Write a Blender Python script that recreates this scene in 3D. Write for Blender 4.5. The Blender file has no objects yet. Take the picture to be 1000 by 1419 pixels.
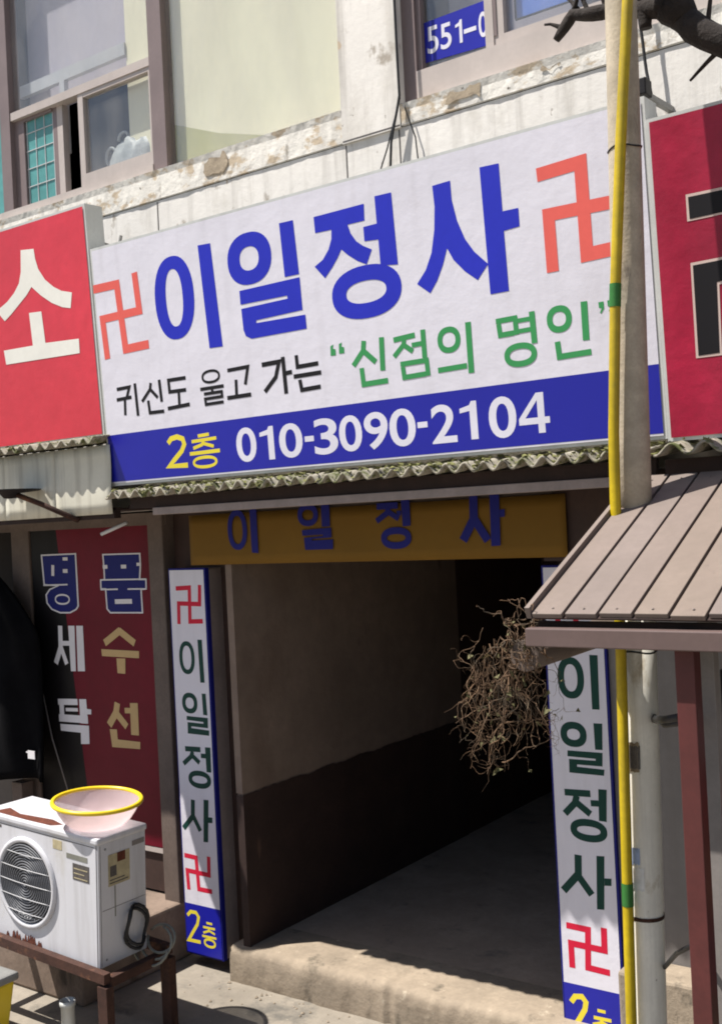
import bpy, bmesh, math, random
from mathutils import Vector, Matrix, noise
from mathutils.geometry import tessellate_polygon

# ------------------------------------------------------------------ camera, sky, sun, exposure
sc = bpy.context.scene
COL = sc.collection
cam = bpy.data.cameras.new('camera'); co = bpy.data.objects.new('camera', cam); COL.objects.link(co)
cam.sensor_fit = 'VERTICAL'; cam.sensor_height = 24.0; cam.lens = 1520/1419*24; cam.clip_start = .05; cam.clip_end = 300
co.matrix_world = Matrix(((.80927,.04432,.58576,0),(.58531,.02393,-.81046,-3.9),(-.04994,.99873,-.00657,2.2),(0,0,0,1)))
sc.camera = co
SUN = Vector((-.38,-.31,1.0)).normalized()                # towards the sun: high, from the front left
world = bpy.data.worlds.new('World'); sc.world = world; world.use_nodes = True
wn = world.node_tree; sky = wn.nodes.new('ShaderNodeTexSky'); sky.sky_type = 'NISHITA'; sky.sun_disc = False
sky.sun_elevation = math.asin(SUN.z); sky.sun_rotation = math.atan2(SUN.x, SUN.y); sky.air_density = 1.0; sky.dust_density = 1.5
bg = wn.nodes['Background']; bg.inputs['Strength'].default_value = .06
wn.links.new(sky.outputs[0], bg.inputs['Color'])
sl_ = bpy.data.lights.new('sun', 'SUN'); sl_.energy = 4.6; sl_.angle = math.radians(.5); sl_.color = (1.0,.95,.88)
so = bpy.data.objects.new('sun', sl_); COL.objects.link(so); so.rotation_euler = SUN.to_track_quat('Z', 'Y').to_euler(); so.location = (-3,-6,9)
sc.view_settings.view_transform = 'Standard'; sc.view_settings.look = 'None'; sc.view_settings.gamma = 1; sc.view_settings.use_curve_mapping = False
sc.view_settings.exposure = .95
sc.render.engine = 'CYCLES'; sc.cycles.use_denoising = True; sc.cycles.filter_width = 1.9; sc.cycles.max_bounces = 8; sc.cycles.transparent_max_bounces = 12

LETTERS = {'main':[['emblem','salmon',[['p',[-0.0084,0.9366],[0.17,0.9347],[0.1923,0.6345],[0.3266,0.637],[0.3273,0.598],[0.1561,0.5948],[0.1338,0.896],[-0.0089,0.8976]],['p',[0.2915,0.9497],[0.3044,0.7565],[0.0562,0.7532],[0.066,0.5861],[0.0294,0.584],[0.0173,0.7895],[0.2652,0.7927],[0.2549,0.9472]]]],['letter','blue',[['r',0.5103,0.7969,0.1199,0.1824,0.0517,0.1262],['p',[0.6756,0.9955],[0.7489,0.9917],[0.7721,0.5481],[0.6952,0.5504]]]],['letter','blue',[['r',0.9595,0.8892,0.1207,0.1076,0.0524,0.0492],['p',[1.134,1.0001],[1.2067,0.9987],[1.2162,0.7802],[1.1412,0.7808]],['p',[0.8919,0.7649],[1.2173,0.7679],[1.219,0.6358],[0.9712,0.6303],[0.9699,0.6189],[1.2312,0.6154],[1.2325,0.5586],[0.9376,0.558],[0.907,0.5738],[0.8969,0.5995],[0.8938,0.6891],[1.1465,0.6928],[1.1453,0.7052],[0.8919,0.7068]]]],['letter','blue',[['p',[1.312,0.9896],[1.5578,0.9914],[1.5548,0.9276],[1.474,0.9276],[1.485,0.8924],[1.5093,0.8566],[1.54,0.8331],[1.5785,0.8128],[1.5494,0.7605],[1.5074,0.7813],[1.4657,0.8111],[1.4347,0.8392],[1.4149,0.8112],[1.3829,0.7762],[1.3448,0.7418],[1.2978,0.7956],[1.3407,0.8154],[1.3732,0.8505],[1.3907,0.8879],[1.3943,0.9234],[1.3136,0.9254]],['p',[1.6094,1.0087],[1.6861,1.0072],[1.6919,0.7355],[1.613,0.7449],[1.6118,0.8444],[1.5471,0.8495],[1.547,0.9044],[1.6102,0.9052]],['r',1.5362,0.6579,0.1644,0.1016,0.0951,0.0427]]],['letter','blue',[['p',[1.8677,0.992],[1.9443,0.9946],[1.9449,0.9252],[1.9604,0.8469],[1.988,0.7749],[2.0219,0.723],[2.0742,0.6699],[2.0273,0.6201],[1.9779,0.6601],[1.9335,0.7098],[1.9101,0.756],[1.8883,0.7009],[1.8584,0.6467],[1.8244,0.6055],[1.7702,0.6486],[1.8121,0.693],[1.8428,0.7514],[1.8622,0.8326],[1.8708,0.9154]],['p',[2.0682,1.014],[2.1454,1.0111],[2.1467,0.8423],[2.2088,0.8417],[2.2088,0.7774],[2.1464,0.7734],[2.1488,0.5615],[2.0743,0.5612]]]],['emblem','salmon',[['p',[2.2868,0.9606],[2.4743,0.9696],[2.4744,0.6594],[2.6068,0.6632],[2.6081,0.6161],[2.4273,0.611],[2.4273,0.9203],[2.2891,0.9136]],['p',[2.5996,0.9693],[2.598,0.7674],[2.3436,0.7718],[2.3445,0.5987],[2.2996,0.5985],[2.2985,0.8175],[2.5535,0.8131],[2.5546,0.9697]]]],['letter','black',[['p',[0.0914,0.4467],[0.1897,0.449],[0.1616,0.392],[0.1471,0.3991],[0.1634,0.4322],[0.0918,0.4305]],['p',[0.0851,0.3984],[0.1851,0.4015],[0.1856,0.3853],[0.0856,0.3822]],['p',[0.1489,0.3929],[0.1422,0.3142],[0.1262,0.3155],[0.1329,0.3942]],['p',[0.2228,0.4535],[0.227,0.3048],[0.2097,0.3043],[0.2056,0.453]]]],['letter','black',[['p',[0.3253,0.4416],[0.3163,0.4103],[0.257,0.3591],[0.2467,0.3711],[0.3024,0.4192],[0.3101,0.4459]],['p',[0.318,0.42],[0.3605,0.3789],[0.3495,0.3676],[0.307,0.4087]],['p',[0.3809,0.4523],[0.386,0.3526],[0.3691,0.3517],[0.364,0.4514]],['p',[0.3001,0.3671],[0.3038,0.3182],[0.3881,0.3171],[0.3879,0.3013],[0.2891,0.3026],[0.2843,0.3659]]]],['letter','black',[['p',[0.5375,0.4332],[0.4391,0.4336],[0.4401,0.3985],[0.5344,0.3973],[0.5342,0.3806],[0.424,0.3821],[0.422,0.4503],[0.5376,0.4499]],['p',[0.4965,0.3892],[0.4936,0.3264],[0.4782,0.3272],[0.4811,0.3899]],['p',[0.412,0.3262],[0.5488,0.3321],[0.5495,0.3151],[0.4128,0.3093]]]],['letter','black',[['r',0.6877,0.4297,0.0546,0.0301,0.043,0.0185],['p',[0.62,0.3882],[0.7582,0.3888],[0.7583,0.3736],[0.6201,0.373]],['p',[0.6962,0.3839],[0.6972,0.3551],[0.6834,0.3546],[0.6824,0.3834]],['p',[0.6395,0.3652],[0.751,0.3656],[0.7518,0.3305],[0.6518,0.3295],[0.6525,0.3197],[0.7505,0.3206],[0.7506,0.3067],[0.6395,0.3056],[0.6369,0.3432],[0.7375,0.3443],[0.7374,0.3516],[0.6396,0.3512]]]],['letter','black',[['p',[0.7864,0.4511],[0.9139,0.4539],[0.8888,0.3704],[0.8734,0.375],[0.8921,0.4373],[0.7868,0.435]],['p',[0.8391,0.3987],[0.8355,0.3293],[0.8195,0.3301],[0.8231,0.3996]],['p',[0.7734,0.3357],[0.9092,0.3369],[0.9094,0.3195],[0.7735,0.3183]]]],['letter','black',[['p',[0.9804,0.453],[1.0885,0.4548],[1.0586,0.3782],[0.992,0.3228],[0.9796,0.3377],[1.0424,0.3899],[1.06,0.435],[0.9808,0.4336]],['p',[1.106,0.4626],[1.1095,0.3111],[1.0893,0.3106],[1.0858,0.4621]],['p',[1.0985,0.4025],[1.1379,0.4048],[1.1389,0.387],[1.0996,0.3846]]]],['letter','black',[['p',[1.176,0.4605],[1.1772,0.4212],[1.2765,0.4227],[1.2767,0.405],[1.16,0.4033],[1.1583,0.46]],['p',[1.1452,0.384],[1.2876,0.385],[1.2878,0.3672],[1.1453,0.3662]],['p',[1.1847,0.3607],[1.1894,0.3261],[1.2792,0.3289],[1.2797,0.3112],[1.174,0.3079],[1.1671,0.3583]]]],['numeral','yellow',[['p',[0.3874,0.1716],[0.411,0.1932],[0.455,0.1997],[0.4971,0.1853],[0.5082,0.1498],[0.4854,0.1155],[0.4333,0.0775],[0.4166,0.0686],[0.5074,0.0697],[0.5069,0.0465],[0.3677,0.0526],[0.4194,0.0961],[0.4684,0.1318],[0.4828,0.1534],[0.4785,0.1672],[0.4528,0.176],[0.4214,0.1713],[0.403,0.1545]]]],['letter','yellow',[['p',[0.5814,0.1876],[0.6483,0.1905],[0.6489,0.1758],[0.582,0.1729]],['p',[0.5415,0.1661],[0.6899,0.171],[0.6904,0.1562],[0.542,0.1513]],['p',[0.623,0.1593],[0.6069,0.1343],[0.5504,0.1217],[0.5472,0.1361],[0.5979,0.1474],[0.6107,0.1673]],['p',[0.6138,0.1525],[0.6735,0.136],[0.6696,0.1218],[0.6099,0.1384]],['p',[0.5248,0.1139],[0.7054,0.1162],[0.7056,0.1],[0.525,0.0977]],['r',0.6125,0.0646,0.0741,0.0279,0.0601,0.0139]]],['quote_mark','green',[['p',[1.3436,0.4729],[1.3593,0.478],[1.3546,0.4619],[1.3678,0.4577],[1.3669,0.4339],[1.3413,0.4347]],['p',[1.3862,0.4757],[1.4016,0.4807],[1.397,0.4646],[1.4101,0.4605],[1.4092,0.4368],[1.3838,0.4377]]]],['letter','green',[['p',[1.5178,0.4705],[1.5106,0.4292],[1.4561,0.3742],[1.4404,0.3897],[1.49,0.4398],[1.496,0.4743]],['p',[1.5077,0.4427],[1.5634,0.3922],[1.5486,0.3758],[1.4929,0.4263]],['p',[1.6019,0.4746],[1.5968,0.3473],[1.5738,0.3482],[1.579,0.4755]],['p',[1.4971,0.3696],[1.5004,0.3155],[1.6053,0.3175],[1.6057,0.2964],[1.4806,0.2941],[1.4761,0.3684]]]],['letter','green',[['p',[1.6443,0.4663],[1.7414,0.4724],[1.7427,0.452],[1.6456,0.4458]],['p',[1.7029,0.4531],[1.6973,0.4277],[1.648,0.3856],[1.6355,0.4003],[1.6799,0.4381],[1.6841,0.4572]],['p',[1.6945,0.4405],[1.7342,0.4102],[1.7225,0.3949],[1.6828,0.4253]],['p',[1.7892,0.4775],[1.789,0.3722],[1.7678,0.3722],[1.768,0.4775]],['p',[1.7247,0.4348],[1.7724,0.4364],[1.773,0.4183],[1.7253,0.4167]],['p',[1.6679,0.3705],[1.7947,0.372],[1.7979,0.3046],[1.7786,0.3037],[1.7763,0.3525],[1.6681,0.3512]],['p',[1.6877,0.3511],[1.6901,0.3197],[1.778,0.3218],[1.7785,0.3025],[1.6723,0.2999],[1.6685,0.3497]]]],['letter','green',[['r',1.8882,0.4244,0.049,0.0481,0.028,0.0271],['p',[1.8319,0.3282],[1.9558,0.331],[1.9562,0.311],[1.8324,0.3081]],['p',[1.9855,0.4773],[1.9846,0.2924],[1.9607,0.2926],[1.9616,0.4775]]]],['letter','green',[['p',[2.0871,0.4715],[2.1733,0.4734],[2.1759,0.4048],[2.1567,0.4041],[2.1548,0.4538],[2.0875,0.4523]],['p',[2.1071,0.4527],[2.1101,0.4211],[2.156,0.4219],[2.1563,0.4027],[2.0927,0.4015],[2.088,0.4509]],['p',[2.169,0.4601],[2.2285,0.4609],[2.2287,0.4451],[2.1692,0.4442]],['p',[2.1682,0.4228],[2.2254,0.4243],[2.2258,0.4084],[2.1686,0.4069]],['p',[2.2416,0.4773],[2.2442,0.3658],[2.2222,0.3653],[2.2196,0.4768]],['r',2.1753,0.3327,0.0641,0.0423,0.0427,0.021]]],['letter','green',[['r',2.3326,0.4355,0.0469,0.0465,0.0251,0.0247],['p',[2.4396,0.481],[2.4382,0.3498],[2.4139,0.35],[2.4153,0.4813]],['p',[2.3301,0.3599],[2.3332,0.3169],[2.4414,0.3191],[2.4419,0.2985],[2.3139,0.2958],[2.3094,0.3584]]]],['quote_mark','green',[['p',[2.4793,0.47],[2.4978,0.4702],[2.4982,0.4468],[2.4872,0.4312],[2.482,0.434],[2.4897,0.4491],[2.48,0.4506]],['p',[2.5109,0.4711],[2.5292,0.4713],[2.5296,0.448],[2.5187,0.4325],[2.5135,0.4353],[2.5211,0.4503],[2.5116,0.4518]]]]],'redL':[['letter','cream',[['p',[-0.4762,0.952],[-0.3767,0.9408],[-0.3718,0.8904],[-0.3554,0.8381],[-0.312,0.7789],[-0.2526,0.734],[-0.1987,0.7066],[-0.1247,0.6868],[-0.1436,0.6146],[-0.2022,0.6283],[-0.2772,0.6608],[-0.3515,0.7078],[-0.4186,0.7612],[-0.4611,0.7276],[-0.5276,0.6901],[-0.5951,0.6521],[-0.6499,0.6262],[-0.6844,0.6606],[-0.7014,0.6803],[-0.6834,0.6947],[-0.6167,0.7185],[-0.5572,0.7526],[-0.5127,0.7934],[-0.4897,0.847]],['p',[-0.679,0.4811],[-0.4476,0.4763],[-0.4549,0.6383],[-0.3606,0.6322],[-0.3506,0.4761],[-0.1041,0.4637],[-0.1064,0.3949],[-0.6698,0.4089]]]]],'redR':[['letter','creamedge',[['p',[0.1095,0.7663],[0.5182,0.7636],[0.5167,0.6849],[0.1089,0.6814]],['p',[0.1098,0.5496],[0.4913,0.5549],[0.476,0.2549],[0.4091,0.2551],[0.4204,0.4874],[0.196,0.4671],[0.19,0.2461],[0.1065,0.2466]]]],['letter','black',[['p',[0.1167,0.757],[0.5177,0.7566],[0.5171,0.692],[0.1173,0.6875]],['p',[0.1171,0.5406],[0.4909,0.5477],[0.4765,0.2622],[0.4166,0.2615],[0.4279,0.4935],[0.1889,0.4759],[0.1828,0.2547],[0.1149,0.2534]]]]],'lightL':[['emblem','red',[['p',[0.0407,1.8397],[0.1482,1.8442],[0.1417,1.6751],[0.2176,1.6773],[0.2183,1.6544],[0.1178,1.6514],[0.1244,1.8202],[0.0417,1.8168]],['p',[0.219,1.8445],[0.2119,1.7387],[0.067,1.7416],[0.0633,1.6488],[0.0408,1.6497],[0.0454,1.7645],[0.1908,1.7617],[0.1965,1.846]]]],['letter','pine',[['r',0.0962,1.4818,0.0535,0.0827,0.0305,0.0597],['p',[0.1747,1.5734],[0.205,1.5742],[0.21,1.3618],[0.1808,1.3605]]]],['letter','pine',[['r',0.1001,1.2551,0.053,0.0519,0.0285,0.0275],['p',[0.186,1.3071],[0.2131,1.3072],[0.2175,1.2006],[0.1895,1.2016]],['p',[0.0746,1.1893],[0.2196,1.1881],[0.2181,1.1374],[0.1039,1.1393],[0.1034,1.1307],[0.2251,1.1267],[0.2233,1.1006],[0.0766,1.1017],[0.0785,1.1589],[0.1885,1.1579],[0.1871,1.1662],[0.0732,1.1692]]]],['letter','pine',[['p',[0.0518,1.0364],[0.1578,1.0401],[0.1587,1.0142],[0.0528,1.0105]],['p',[0.1144,1.0084],[0.1014,0.9796],[0.0432,0.9371],[0.0289,0.9567],[0.0819,0.9954],[0.0922,1.0184]],['p',[0.1076,1.002],[0.1546,0.9706],[0.1411,0.9504],[0.0941,0.9817]],['p',[0.1904,1.0418],[0.2272,1.0427],[0.2256,0.9191],[0.1937,0.9189]],['p',[0.1599,1.0083],[0.193,1.009],[0.1935,0.9863],[0.1604,0.9856]],['r',0.1436,0.8767,0.0774,0.0443,0.0515,0.0184]]],['letter','pine',[['p',[0.1027,0.7701],[0.0968,0.6825],[0.0236,0.6098],[0.0044,0.6291],[0.0703,0.6946],[0.0755,0.7719]],['p',[0.0974,0.6959],[0.1419,0.6268],[0.1202,0.6128],[0.0757,0.6819]],['p',[0.1633,0.7791],[0.1973,0.7807],[0.1802,0.5697],[0.149,0.5677]],['p',[0.1896,0.6954],[0.2176,0.696],[0.2158,0.6691],[0.1877,0.6671]]]],['emblem','red',[['p',[0.0101,0.4956],[0.1021,0.4931],[0.1113,0.3385],[0.1909,0.3387],[0.191,0.3155],[0.0895,0.3153],[0.0803,0.4706],[0.0095,0.4725]],['p',[0.1897,0.4986],[0.186,0.3954],[0.0368,0.398],[0.0415,0.3144],[0.0188,0.3131],[0.0127,0.4211],[0.1641,0.4185],[0.167,0.4994]]]],['numeral','yellow',[['p',[0.0054,0.1883],[0.0323,0.2125],[0.0764,0.2131],[0.0984,0.1864],[0.0863,0.1431],[0.0419,0.0843],[0.0298,0.0673],[0.0949,0.0693],[0.0954,0.0519],[-0.0043,0.0491],[0.0278,0.0945],[0.0704,0.151],[0.0792,0.1824],[0.0683,0.1956],[0.039,0.1952],[0.017,0.1754]]]],['letter','yellow',[['p',[0.1413,0.1709],[0.1801,0.1707],[0.18,0.1592],[0.1413,0.1595]],['p',[0.1171,0.1469],[0.1977,0.1485],[0.1979,0.137],[0.1174,0.1354]],['p',[0.1643,0.1419],[0.1575,0.1222],[0.1192,0.1078],[0.1154,0.1178],[0.149,0.1305],[0.1542,0.1454]],['p',[0.1579,0.1342],[0.1976,0.1223],[0.1946,0.1121],[0.1548,0.1239]],['p',[0.1082,0.1014],[0.2043,0.1034],[0.2045,0.0919],[0.1084,0.0899]],['r',0.1588,0.0669,0.0408,0.0241,0.0286,0.0119]]]],'lightR':[['letter','pine',[['r',0.0974,1.483,0.0566,0.0821,0.0283,0.0539],['p',[0.1812,1.5766],[0.2156,1.576],[0.2126,1.3641],[0.1818,1.3634]]]],['letter','pine',[['r',0.0969,1.2596,0.056,0.05,0.0277,0.0217],['p',[0.1838,1.3099],[0.2206,1.3102],[0.2163,1.2078],[0.1855,1.2064]],['p',[0.0677,1.1944],[0.2156,1.1963],[0.2127,1.1433],[0.1059,1.1417],[0.1054,1.1329],[0.22,1.1314],[0.2169,1.1076],[0.0711,1.107],[0.0722,1.1608],[0.185,1.1632],[0.1854,1.1707],[0.0664,1.1709]]]],['letter','pine',[['p',[0.0451,1.0398],[0.1555,1.0445],[0.1566,1.018],[0.0462,1.0133]],['p',[0.11,1.0135],[0.0998,0.9802],[0.0524,0.9318],[0.0332,0.9506],[0.076,0.9944],[0.0843,1.0214]],['p',[0.1021,1.002],[0.1594,0.9621],[0.1439,0.9399],[0.0867,0.9798]],['p',[0.19,1.0532],[0.2249,1.054],[0.2181,0.9284],[0.1863,0.9292]],['p',[0.1546,1.0069],[0.188,1.0089],[0.1895,0.9846],[0.156,0.9826]],['r',0.1409,0.8854,0.0777,0.0449,0.0494,0.0167]]],['letter','pine',[['p',[0.1052,0.7826],[0.1019,0.7001],[0.0307,0.6215],[0.0082,0.6419],[0.072,0.7123],[0.0748,0.7838]],['p',[0.098,0.7095],[0.1517,0.6426],[0.1289,0.6243],[0.0752,0.6912]],['p',[0.168,0.79],[0.2012,0.7929],[0.1897,0.583],[0.1589,0.5801]],['p',[0.1971,0.7066],[0.2258,0.7098],[0.2242,0.6811],[0.1955,0.6783]]]],['emblem','red',[['p',[0.0236,0.5072],[0.1288,0.5047],[0.1217,0.3541],[0.1999,0.3515],[0.1991,0.3267],[0.0957,0.3302],[0.1028,0.4805],[0.023,0.4824]],['p',[0.1961,0.5113],[0.1941,0.4107],[0.0527,0.413],[0.0535,0.3288],[0.0281,0.3285],[0.027,0.4389],[0.1691,0.4365],[0.1706,0.5118]]]],['numeral','yellow',[['p',[0.0192,0.196],[0.0397,0.2257],[0.08,0.2328],[0.1031,0.2056],[0.0957,0.1685],[0.0669,0.1197],[0.0407,0.0831],[0.0379,0.0644],[0.0948,0.0634],[0.0945,0.0422],[0.0132,0.0435],[0.0204,0.0913],[0.049,0.1313],[0.0755,0.1762],[0.0802,0.1997],[0.0717,0.2097],[0.0522,0.2063],[0.0368,0.184]]]],['letter','yellow',[['p',[0.1389,0.1876],[0.1726,0.1877],[0.1726,0.1749],[0.1389,0.1748]],['p',[0.1216,0.1573],[0.1952,0.1591],[0.1955,0.1451],[0.1219,0.1433]],['p',[0.1649,0.1519],[0.1567,0.1291],[0.1192,0.1156],[0.1149,0.1276],[0.1467,0.1391],[0.1529,0.1563]],['p',[0.1558,0.1446],[0.1959,0.1309],[0.1918,0.1188],[0.1517,0.1325]],['p',[0.1095,0.1067],[0.2016,0.108],[0.2018,0.094],[0.1098,0.0927]],['r',0.1552,0.06,0.0384,0.0331,0.0232,0.0179]]]],'shop':[['letter','white',[['p',[0.0956,1.6391],[0.4027,1.6413],[0.4054,1.3467],[0.3857,1.3266],[0.3291,1.306],[0.2422,1.3051],[0.168,1.3248],[0.1261,1.3615],[0.1209,1.4108],[0.1578,1.4436],[0.2159,1.458],[0.1082,1.4643]]]],['letter','royal',[['p',[0.1091,1.631],[0.3906,1.6332],[0.3932,1.3487],[0.3774,1.3325],[0.3265,1.314],[0.2453,1.3133],[0.1765,1.3316],[0.1387,1.3648],[0.134,1.4087],[0.1657,1.4369],[0.2471,1.4609],[0.1205,1.4719]]]],['letter_outline','white',[['p',[0.2118,1.5772],[0.2072,1.516],[0.1828,1.5178],[0.1874,1.579]],['p',[0.2875,1.6204],[0.3296,1.6196],[0.3292,1.6018],[0.2872,1.6026]],['p',[0.2849,1.5541],[0.3245,1.5536],[0.3243,1.5325],[0.2847,1.533]],['p',[0.1081,1.4684],[0.3187,1.4714],[0.3189,1.4631],[0.1083,1.4602]],['r',0.2683,1.3844,0.0642,0.0304,0.0544,0.0206]]],['letter','white',[['p',[0.6166,1.6318],[0.9167,1.6313],[0.9176,1.5666],[0.9071,1.4944],[0.9541,1.494],[0.9523,1.4372],[0.9139,1.435],[0.9162,1.3117],[0.6572,1.3092],[0.6299,1.3324],[0.6259,1.4381],[0.5886,1.4382],[0.5888,1.4909],[0.6208,1.4969],[0.6207,1.5596]]]],['letter','royal',[['p',[0.6287,1.624],[0.9058,1.6237],[0.9066,1.5668],[0.8949,1.4869],[0.943,1.4865],[0.9416,1.4441],[0.9028,1.442],[0.9051,1.3192],[0.6632,1.317],[0.6415,1.3356],[0.6373,1.4459],[0.6003,1.446],[0.6005,1.485],[0.6325,1.491],[0.6323,1.56]]]],['letter_outline','white',[['p',[0.5923,1.4948],[0.9518,1.4964],[0.9519,1.4886],[0.5924,1.4869]],['p',[0.5908,1.4421],[0.7296,1.4441],[0.7297,1.4362],[0.591,1.4343]],['p',[0.8066,1.4445],[0.9504,1.4448],[0.9504,1.4371],[0.8066,1.4368]],['p',[0.7019,1.3858],[0.8354,1.3878],[0.8357,1.3629],[0.7022,1.3609]],['p',[0.7632,1.5706],[0.8039,1.5708],[0.8039,1.5507],[0.7633,1.5506]],['p',[0.6184,1.5714],[0.6556,1.5716],[0.6557,1.5513],[0.6185,1.551]],['p',[0.8848,1.5794],[0.9135,1.5796],[0.9137,1.5629],[0.885,1.5626]]]],['letter','white',[['p',[0.2543,1.235],[0.2508,1.11],[0.2001,1.013],[0.1676,1.03],[0.2145,1.1195],[0.2177,1.236]],['p',[0.2489,1.1213],[0.2924,1.0278],[0.2645,1.0148],[0.221,1.1083]],['p',[0.2418,1.1501],[0.3334,1.1525],[0.3341,1.1261],[0.2425,1.1237]],['p',[0.3055,1.2367],[0.3587,1.2375],[0.3533,0.9843],[0.3112,0.9826]],['p',[0.3741,1.2378],[0.4298,1.2387],[0.4299,0.9874],[0.3698,0.985]]]],['letter','white',[['p',[0.1851,0.8218],[0.3531,0.8299],[0.3547,0.796],[0.1867,0.7879]],['p',[0.2501,0.7742],[0.3536,0.7791],[0.3545,0.7601],[0.251,0.7552]],['p',[0.1878,0.7353],[0.4338,0.7407],[0.4347,0.6994],[0.1887,0.694]],['p',[0.2358,0.8227],[0.2356,0.6982],[0.1973,0.6982],[0.1975,0.8227]],['p',[0.3694,0.8297],[0.4273,0.833],[0.4347,0.6971],[0.3705,0.6963]],['p',[0.4277,0.7791],[0.4665,0.7779],[0.4645,0.7514],[0.4288,0.7491]],['p',[0.1971,0.6808],[0.4404,0.6868],[0.4385,0.5863],[0.3676,0.5806],[0.37,0.6436],[0.1999,0.6428]]]],['letter','tan',[['p',[0.7404,1.2021],[0.6109,1.1305],[0.592,1.1647],[0.7215,1.2364]],['p',[0.73,1.2348],[0.849,1.1695],[0.8301,1.1352],[0.7112,1.2005]],['p',[0.5727,1.1136],[0.8696,1.1119],[0.867,1.074],[0.5753,1.0761]],['p',[0.6914,1.068],[0.7611,1.069],[0.7552,0.9867],[0.6939,0.9877]]]],['letter','tan',[['p',[0.7015,0.8219],[0.686,0.7623],[0.6227,0.6877],[0.5895,0.716],[0.6464,0.7829],[0.6593,0.8329]],['p',[0.6829,0.7843],[0.7601,0.7183],[0.7345,0.6883],[0.6573,0.7544]],['p',[0.7352,0.8035],[0.7911,0.807],[0.793,0.7776],[0.737,0.7742]],['p',[0.7797,0.8318],[0.8402,0.8352],[0.8381,0.6628],[0.7778,0.6618]],['p',[0.6098,0.681],[0.667,0.6829],[0.6704,0.6292],[0.8456,0.629],[0.843,0.5909],[0.6238,0.5848]]]]],'yellow':[['letter','navy',[['r',0.3228,0.1635,0.0612,0.0951,0.0341,0.068],['p',[0.4057,0.2595],[0.4476,0.2623],[0.4489,0.0501],[0.4087,0.0539]]]],['letter','navy',[['r',0.7543,0.2159,0.0586,0.0504,0.0328,0.0246],['p',[0.8338,0.2716],[0.8796,0.2721],[0.8784,0.1608],[0.8325,0.1598]],['p',[0.7174,0.1483],[0.8836,0.1543],[0.8843,0.1108],[0.7712,0.107],[0.7707,0.0997],[0.8917,0.1016],[0.889,0.0583],[0.7306,0.0585],[0.727,0.1138],[0.8356,0.1178],[0.8361,0.1251],[0.7182,0.1233]]]],['letter','navy',[['p',[1.1372,0.2498],[1.2465,0.25],[1.2466,0.2228],[1.1372,0.2226]],['p',[1.2089,0.2253],[1.2007,0.1985],[1.1395,0.1623],[1.1271,0.1832],[1.1802,0.2146],[1.1857,0.2324]],['p',[1.2023,0.2208],[1.2546,0.1889],[1.2424,0.1689],[1.1901,0.2008]],['p',[1.2641,0.2588],[1.3068,0.2593],[1.3076,0.1481],[1.2679,0.1451]],['p',[1.2398,0.2134],[1.2624,0.2132],[1.2612,0.1927],[1.2406,0.1909]],['r',1.2306,0.097,0.0774,0.0465,0.0485,0.0176]]],['letter','navy',[['p',[1.6373,0.2639],[1.6332,0.1565],[1.5761,0.0666],[1.5444,0.0867],[1.5961,0.1681],[1.5999,0.2654]],['p',[1.6325,0.1719],[1.6906,0.0831],[1.6606,0.0635],[1.6026,0.1524]],['p',[1.6932,0.2607],[1.7363,0.2625],[1.7319,0.0523],[1.6907,0.0508]],['p',[1.7363,0.1952],[1.7591,0.1967],[1.7574,0.1665],[1.7355,0.1658]]]]]}
DIGITS = [['0', 0.8028, 0.0471, 0.9157, 0.1934], ['1', 0.9325, 0.0478, 1.0125, 0.1868], ['0', 1.0408, 0.047, 1.1646, 0.1888], ['-', 1.1762, 0.1059, 1.2236, 0.1278], ['3', 1.2246, 0.0471, 1.3448, 0.1923], ['0', 1.3521, 0.0494, 1.4643, 0.1922], ['9', 1.4753, 0.0481, 1.5877, 0.1933], ['0', 1.5947, 0.0497, 1.7148, 0.1941], ['-', 1.7232, 0.1132, 1.7678, 0.1351], ['2', 1.7847, 0.0476, 1.8932, 0.1913], ['1', 1.9067, 0.0513, 1.9822, 0.1913], ['0', 2.0297, 0.0456, 2.1409, 0.1947], ['4', 2.1503, 0.0513, 2.2703, 0.1932]]
WDIGITS = [['5', 0.0344, 0.1489, 0.0899, 0.2635], ['5', 0.0996, 0.149, 0.1533, 0.256], ['1', 0.1715, 0.1525, 0.2056, 0.249], ['-', 0.2129, 0.1915, 0.2717, 0.1945], ['0', 0.2831, 0.1446, 0.3369, 0.249]]
# ------------------------------------------------------------------ helpers
def hexc(c):
    return tuple(((v/255)/12.92 if v/255 <= .04045 else ((v/255+.055)/1.055)**2.4) for v in c)

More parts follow.
